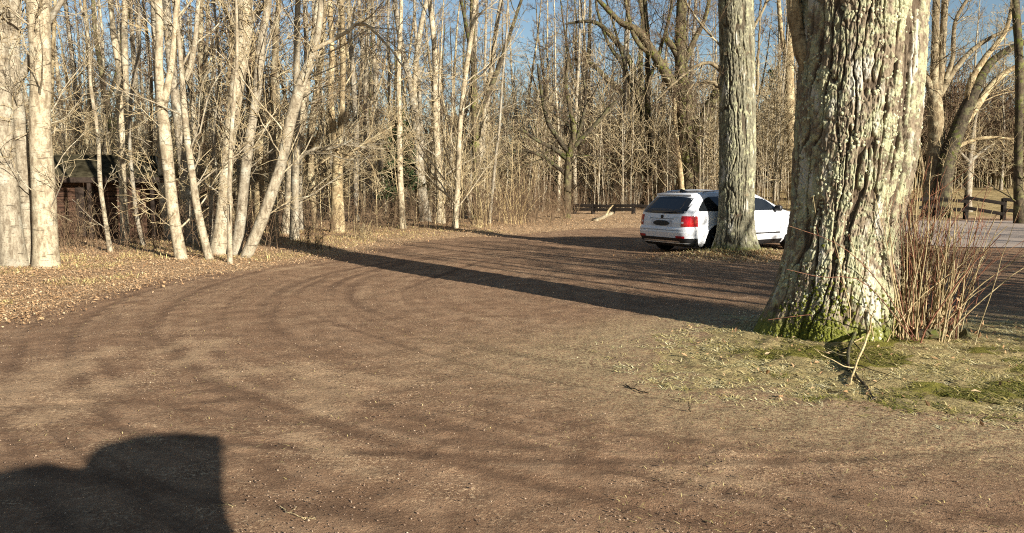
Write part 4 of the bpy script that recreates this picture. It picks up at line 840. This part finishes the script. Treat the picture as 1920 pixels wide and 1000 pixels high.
# trees standing to the right outside the picture; their long shadows stripe the dirt
for k, (x, y, sc) in enumerate([(11.4, 3.6, 1.), (12.4, 4.4, .8), (10.8, 2.6, .8), (12.9, 3.5, 1.), (13.4, 5.4, .9), (14.4, 4.4, 1.1), (12.6, .8, .9), (14.6, 1.6, 1.), (15.2, 3.8, .9), (13.9, 6.2, 1.), (15.4, 5.8, .8), (16.2, 4.9, 1.1), (14.3, 3.0, .9), (12.2, 3.0, .9), (13.6, 2.3, 1.1), (11.9, 5., 1.), (13.0, 4.2, .8), (11.9, 2.2, .8), (12.9, 1.6, .9), (18, 7.4, 1.2), (20.5, 6, 1.), (17.5, 3.4, 1.1), (24, 9, 1.2), (28.2, 10, 1.5), (30, 12, 1.1), (33, 14, 1.2), (21, 8, .9)]):
    put_tree([2, 3, 0, 6, 2, 3, 2, 0, 6, 3][k % 10], x, y, 0, sc); r0 = COL.objects[-1]
    root = [o for o in COL.objects if o.parent is None and abs(o.location.x-x) < 1e-3 and abs(o.location.y-y) < 1e-3 and 'label' in o][-1]
    root.scale = (sc*1.1, sc*1.1, (.42 if k < 19 else .5)*(1+.15*math.sin(k*2.3)))
    root['label'] = 'bare tree right of the view that stripes the dirt with its shadow'; root['group'] = 'trees right of the view known by their shadows'
# evergreens
M_NEED = leaf_mat('dark_needles', [(.012, .022, .008), (.025, .042, .014), (.04, .06, .02), (.055, .075, .028)])
def conifer(label, px, py, hgt, wid, z0f, seed):
    r = np.random.default_rng(seed); b = G(px, py); root = thing('evergreen_tree', label, 'tree', (b[0], b[1], Hs(b[0], b[1])))
    pts = np.array([[0, 0, -.1], [.03, 0, hgt*.4], [0, .02, hgt]]); obj('trunk', trunk_mesh('trunk', pts, np.array([.14, .1, .03]), M_DARK, 10, 30, seed, .05, .3), root)
    n = 130; zz_ = r.uniform(z0f*hgt, hgt*.98, n); a = r.uniform(0, 6.283, n); L = wid*(1.05-(zz_-z0f*hgt)/(hgt*(1-z0f)))*r.uniform(.6, 1.1, n)+.15
    tq = np.linspace(0, 1, 5); B_ = np.stack([np.cos(a)[:, None]*L[:, None]*tq, np.sin(a)[:, None]*L[:, None]*tq, zz_[:, None]+L[:, None]*(.25*tq-.5*tq**2)], -1)
    m = n*60; ii = r.integers(0, n, m); f = r.random(m)**.7*3.99; k = f.astype(int); f = (f-k)[:, None]
    q = B_[ii, k]*(1-f)+B_[ii, k+1]*f+r.normal(0, .05, (m, 3))
    V, Q, tn = leaves(m, q[:, 0], q[:, 1], q[:, 2], r, .16, .9)
    obj('crown', mesh_np('crown', V, Q, False, [M_NEED], None, {'tone': tn}), root)
conifer('dark green evergreen among the bare trunks left of centre', 752, 418, 4.6, 1.0, .25, 1)
conifer('dim green evergreen in the gap between second tree and oak', 1440, 376, 11, 2.6, .12, 2)
conifer('dim green evergreen behind the car, left of the second tree', 1330, 374, 9, 2.4, .1, 3)
conifer('dark evergreen far behind the fence at the right', 1850, 366, 13, 3.2, .15, 4)

# ------------------------------------------------------------------ thicket, undergrowth, far woods
def brush(name, label, X0, Y0, hmin, hmax, rad, mats, n1, n2, seed, lean=.2, kind='stuff', k=3, up=.3):
    r = np.random.default_rng(seed); m = len(X0); Z0 = H(X0, Y0)-.04; h = r.uniform(hmin, hmax, m)
    tq = np.linspace(0, 1, 6)[None, :]; lx, ly_ = r.normal(0, lean, m)*h, r.normal(0, lean, m)*h
    Pt = np.stack([X0[:, None]+lx[:, None]*tq**1.4, Y0[:, None]+ly_[:, None]*tq**1.4, Z0[:, None]+h[:, None]*tq*(1-.15*tq)], -1)+np.cumsum(r.normal(0, .02, (m, 6, 3)), 1)*h[:, None, None]*.5
    Rt = (rad*r.uniform(.6, 1.3, m))[:, None]*np.linspace(1, .4, 6)
    V, Q = tubes(Pt, Rt, k+1); Vs, Qs, off = [V], [Q[0]], len(V); mi = [np.zeros(len(Q[0]), int)]
    a, b = grow(Pt, Rt, n1, r, .12, .98, .35, 1.1, (.2, .5, True), .006, 5, .18, up, rad*.45); V, Q = tubes(a, b, k); Vs.append(V); Qs.append(Q[0]+off); off += len(V); mi.append(np.full(len(Q[0]), 1))
    if n2:
        a, b = grow(a, b, n2, r, .2, 1, .4, 1.1, (.3, .7, True), .006, 4, .2, .1, rad*.4); V, Q = tubes(a, b, k); Vs.append(V); Qs.append(Q[0]+off); mi.append(np.full(len(Q[0]), 1))
    o = obj(name, mesh_np(name, np.concatenate(Vs), np.concatenate(Qs), True, mats, np.concatenate(mi)))
    if kind: tag(o, label, kind=kind)
    return o
def scatter(n, pxr, dr, seed, emin, emax=1e9, pw=1.):
    r = np.random.default_rng(seed); px = r.uniform(*pxr, n*6); d = dr[0]+(dr[1]-dr[0])*r.random(n*6)**pw; x, y = (px-960)/F*d, d
    e_ = seg_sd(x, y, EDGE); ok = (e_ > emin) & (e_ < emax)&~((x > sx-2.1) & (x < sx+2.1) & (y > sy-1.4) & (y < sy+1.6))
    ok &= ~((px > 1500) & (d < 46))&~((px > 1065) & (d < 41))
    return x[ok][:n], y[ok][:n]
x, y = scatter(1500, (-60, 1240), (17, 44), 61, 1.6, pw=1.1); brush('undergrowth', 'brown leafless brush and brambles along the wood edge', x, y, .5, 1.7, .007, [M_TWIGB, M_TWIGB], 6, 3, 62, .3)
x, y = scatter(700, (880, 1500), (28, 60), 63, .8, pw=1.2); brush('undergrowth', 'tall brown thicket of thin stems left of the car', x, y, .7, 2.6, .010, [M_TWIGB, M_TWIGB], 6, 3, 64, .18)
x, y = scatter(420, (900, 1500), (42, 72), 163, 2., pw=1.); brush('undergrowth', 'thin pale poles of young birch beyond the thicket', x, y, 5, 11., .035, [M_PALE, M_TWIG], 14, 4, 166, .04)
x, y = scatter(450, (-60, 1000), (24, 60), 65, 3., pw=1.); brush('undergrowth', 'pale understorey poles between the background trunks', x, y, 2.5, 6., .015, [M_TWIG, M_TWIG], 10, 4, 66, .1)
x, y = scatter(900, (-120, 2040), (66, 120), 67, 0, pw=.9); brush('far_woods', 'hazy brown mass of distant bare woods', x, y, 5., 10, .07, [M_TAN, M_TWIGB], 22, 5, 68, .05)
x, y = scatter(420, (1480, 2040), (56, 80), 69, 0); brush('far_woods', 'dark distant wood edge beyond the right meadow', x, y, 5., 11, .06, [M_TAN, M_TWIGB], 18, 4, 70, .05)
# single shrubs at the verge
for k, (px, py, hh, lab) in enumerate([(680, 452, .8, 'small leafless shrub on the verge right of the twin-topped trunk'), (590, 470, .7, 'low dark twiggy shrub between leaning trunk and verge edge'), (960, 425, 2.2, 'tall straw coloured shrub right of the thin leaning stem'), (985, 420, 2.4, 'brown upright shrub left of the fan-shaped tree'), (900, 432, 1.4, 'straw shrub at the foot of the slanting cream trunk'), (1065, 416, 1.6, 'bushy brown shrub around the foot of the fan-shaped tree'), (1336, 474, 1.0, 'thin dry shrub at the left foot of the mossy trunk'), (215, 452, .9, 'tangled straw shrub before the shed wall'), (130, 468, 1.0, 'dark bramble bush at the left end of the shed')]):
    b = G(px, py); r = np.random.default_rng(300+k); m = 70 if 'mossy' in lab else 26
    o = brush('leafless_shrub', lab, b[0]+r.normal(0, .22, m), b[1]+r.normal(0, .2, m), hh*.5, hh, .006, [M_TWIGB if 'brown' in lab or 'dark' in lab else M_STRAW, M_TWIGB], 6, 3, 310+k, .25, None); tag(o, lab, 'shrub')

# ------------------------------------------------------------------ leaf litter, grass, gravel
r = np.random.default_rng(400)
def on_ground(n, fx, fy, keep):
    x, y = fx(n), fy(n); k = keep(x, y); return x[k], y[k]
n = 330000; d = 6.5+34*r.random(n)**1.9; px = r.uniform(-60, 1300, n); x, y = (px-960)/F*d, d
e_ = seg_sd(x, y, EDGE); k = (e_ > -.3+.5*r.normal(0, .6, n)) & (e_ < 9); x, y = x[k], y[k]
V, Q, tn = leaves(len(x), x, y, H(x, y)+.02+.03*r.random(len(x)), r, .036, .4)
tag(obj('leaf_litter', mesh_np('leaf_litter', V, Q, False, [M_LEAF], None, {'tone': tn})), 'orange brown leaf litter covering the verge and wood floor', kind='stuff')
def blades(n, x, y, z, r, L, w, lie=.9, upf=1.):
    a = r.uniform(0, 6.283, n); l = r.uniform(.5, 1.4, n)*L; up_ = r.uniform(.08, 1., n)*(1-lie*r.random(n)); up_ = np.clip(up_*upf, .05, 1)
    dx, dy = np.cos(a)*l, np.sin(a)*l; hz = np.sqrt(np.clip(1-up_**2, 0, 1))
    p0 = np.stack([x, y, z], -1); sd = np.stack([-np.sin(a), np.cos(a), 0*a], -1)*w*r.uniform(.6, 1.4, n)[:, None]
    p1 = p0+np.stack([dx*hz*.55, dy*hz*.55, l*up_*.6], -1); p2 = p0+np.stack([dx*hz, dy*hz, l*up_*.75], -1)
    V = np.stack([p0-sd, p0+sd, p1+sd*.8, p1-sd*.8, p2], 1).reshape(-1, 3); i = np.arange(n)[:, None]*5
    return V, [i+np.array([0, 1, 2, 3]), i+np.array([3, 2, 4])]
def in_grass(x, y):
    i_ = np.minimum(np.hypot((x-4.3)/3., (y-7.3)/2.15), np.hypot((x-6.8)/3.6, (y-7.3)/1.9)); return i_+.45*(fbm(x*1.3, y*1.3, 5, 4)-.5)
nt = 34000; x = r.uniform(-.6, 10.5, nt); y = r.uniform(4.2, 9.6, nt); q = in_grass(x, y)
k = q < .70+.5*r.random(nt)**1.5; k &= (fbm(x*2.3, y*2.3, 123, 4)+.07*r.normal(0, 1, nt) > .40); x, y = x[k], y[k]; nt = len(x)
nb_ = 12; ms = fbm(x*1.5, y*2.2, 21, 4); mo = sstep(.47, .58, ms+.04*r.normal(0, 1, nt))*(np.hypot((x-4.1)/2.3, (y-6.7)/1.6) < 1)
tn = np.clip(r.normal(.70, .16, nt)-.5*mo, 0, 1); tn = np.clip(np.repeat(tn, nb_)+r.normal(0, .08, nt*nb_), 0, 1); n = nt*nb_
x = np.repeat(x, nb_)+r.normal(0, .03, n); y = np.repeat(y, nb_)+r.normal(0, .03, n)
V, Q = blades(n, x, y, H(x, y)-.004, r, .08, .0042, .8, .42)
tag(obj('dry_grass', mesh_np('dry_grass', V, Q, False, [M_BLADE], None, {'tone': np.repeat(tn, 5)})), 'short dry and mossy grass around the oak foot', kind='stuff')
n = 5000; x = r.normal(TR2C[0]-.1, .6, n); y = r.normal(TR2C[1]-.35, .4, n); V, Q = blades(n, x, y, H(x, y), r, .11, .006, .8)
tag(obj('dry_grass', mesh_np('dry_grass', V, Q, False, [M_BLADE], None, {'tone': np.repeat(np.clip(r.normal(.66, .15, n), 0, 1), 5)})), 'dry grass tuft patch around the mossy trunk', kind='stuff')
n = 70000; d = 10+18*r.random(n)**1.4; px = r.uniform(-40, 960, n); x, y = (px-960)/F*d, d; e_ = seg_sd(x, y, EDGE); k = (e_ > .5) & (e_ < 6) & (fbm(x*.9, y*.9, 77, 3) > .45); x, y = x[k], y[k]; n = len(x)
V, Q = blades(n, x, y, H(x, y), r, .13, .005, .9)
tag(obj('dry_grass', mesh_np('dry_grass', V, Q, False, [M_BLADE], None, {'tone': np.repeat(np.clip(r.normal(.55, .08, n), 0, 1), 5)})), 'straw grass among the leaf litter under the left trees', kind='stuff')
n = 6000; x = r.normal(TR2C[0]-.1, .9, n); y = r.normal(TR2C[1]-.5, .5, n); V, Q, tn = leaves(n, x, y, H(x, y)+.02, r, .045, .7)
tag(obj('leaf_litter', mesh_np('leaf_litter', V, Q, False, [M_LEAF], None, {'tone': tn})), 'leafy mound around the mossy trunk by the car', kind='stuff')
nl = 1300; x = r.uniform(1.5, 9.5, nl); y = r.uniform(5, 9, nl); k = in_grass(x, y) < 1.1; x, y = x[k], y[k]
V, Q, tn = leaves(len(x), x, y, H(x, y)+.02, r, .04, .5)
tag(obj('leaf_litter', mesh_np('leaf_litter', V, Q, False, [M_LEAF], None, {'tone': tn})), 'scattered dry leaves on the grass by the oak', kind='stuff')
# gravel crumbs and straw bits pressed into the dirt
n = 22000; d = 3.2+16*r.random(n)**1.7; px = r.uniform(-40, 1960, n); x, y = (px-960)/F*d, d; e_ = seg_sd(x, y, EDGE); k = (e_ < .2) & (in_grass(x, y) > .8) & (fbm(x*1.1, y*1.1, 88, 4)+.12*r.normal(0, 1, n) > .46); x, y = x[k], y[k]; n = len(x)
s_ = r.uniform(.002, .0065, n)*(1+.5*(r.random(n) < .05)); oc = np.array([[1, 0, 0], [0, 1, 0], [-1, 0, 0], [0, -1, 0], [0, 0, .8], [0, 0, -.6]])
V = np.stack([x, y, H(x, y)+.004], -1)[:, None]+(oc[None]*r.uniform(.6, 1.3, (n, 6, 1)))*s_[:, None, None]
fo = np.array([[0, 1, 4], [1, 2, 4], [2, 3, 4], [3, 0, 4], [1, 0, 5], [2, 1, 5], [3, 2, 5], [0, 3, 5]])
Q = (np.arange(n)[:, None, None]*6+fo[None]).reshape(-1, 3)
M_GRAV = leaf_mat('gravel_crumbs', [(.07, .05, .035), (.17, .115, .08), (.22, .15, .1), (.3, .21, .14), (.44, .34, .24)])
tag(obj('gravel', mesh_np('gravel', V.reshape(-1, 3), Q, False, [M_GRAV], None, {'tone': np.repeat(r.random(n)**1.8, 6)})), 'loose crumbs and chips strewn over the packed dirt', kind='stuff')
n = 5000; d = 3.2+14*r.random(n)**1.6; px = r.uniform(-40, 1960, n); x, y = (px-960)/F*d, d; e_ = seg_sd(x, y, EDGE); k = (e_ < .3) & (fbm(x*.8, y*.8, 99, 3) > .48); x, y = x[k], y[k]; n = len(x)
V, Q = blades(n, x, y, H(x, y)+.008, r, .035, .0018, 1.); V[:, 2] = np.minimum(V[:, 2], np.repeat(H(x, y)+.016, 5))
tag(obj('straw_bits', mesh_np('straw_bits', V, Q, False, [M_BLADE], None, {'tone': np.repeat(np.clip(r.normal(.5, .12, n), .2, .8), 5)})), 'straw bits and grass blades trodden into the dirt', kind='stuff')
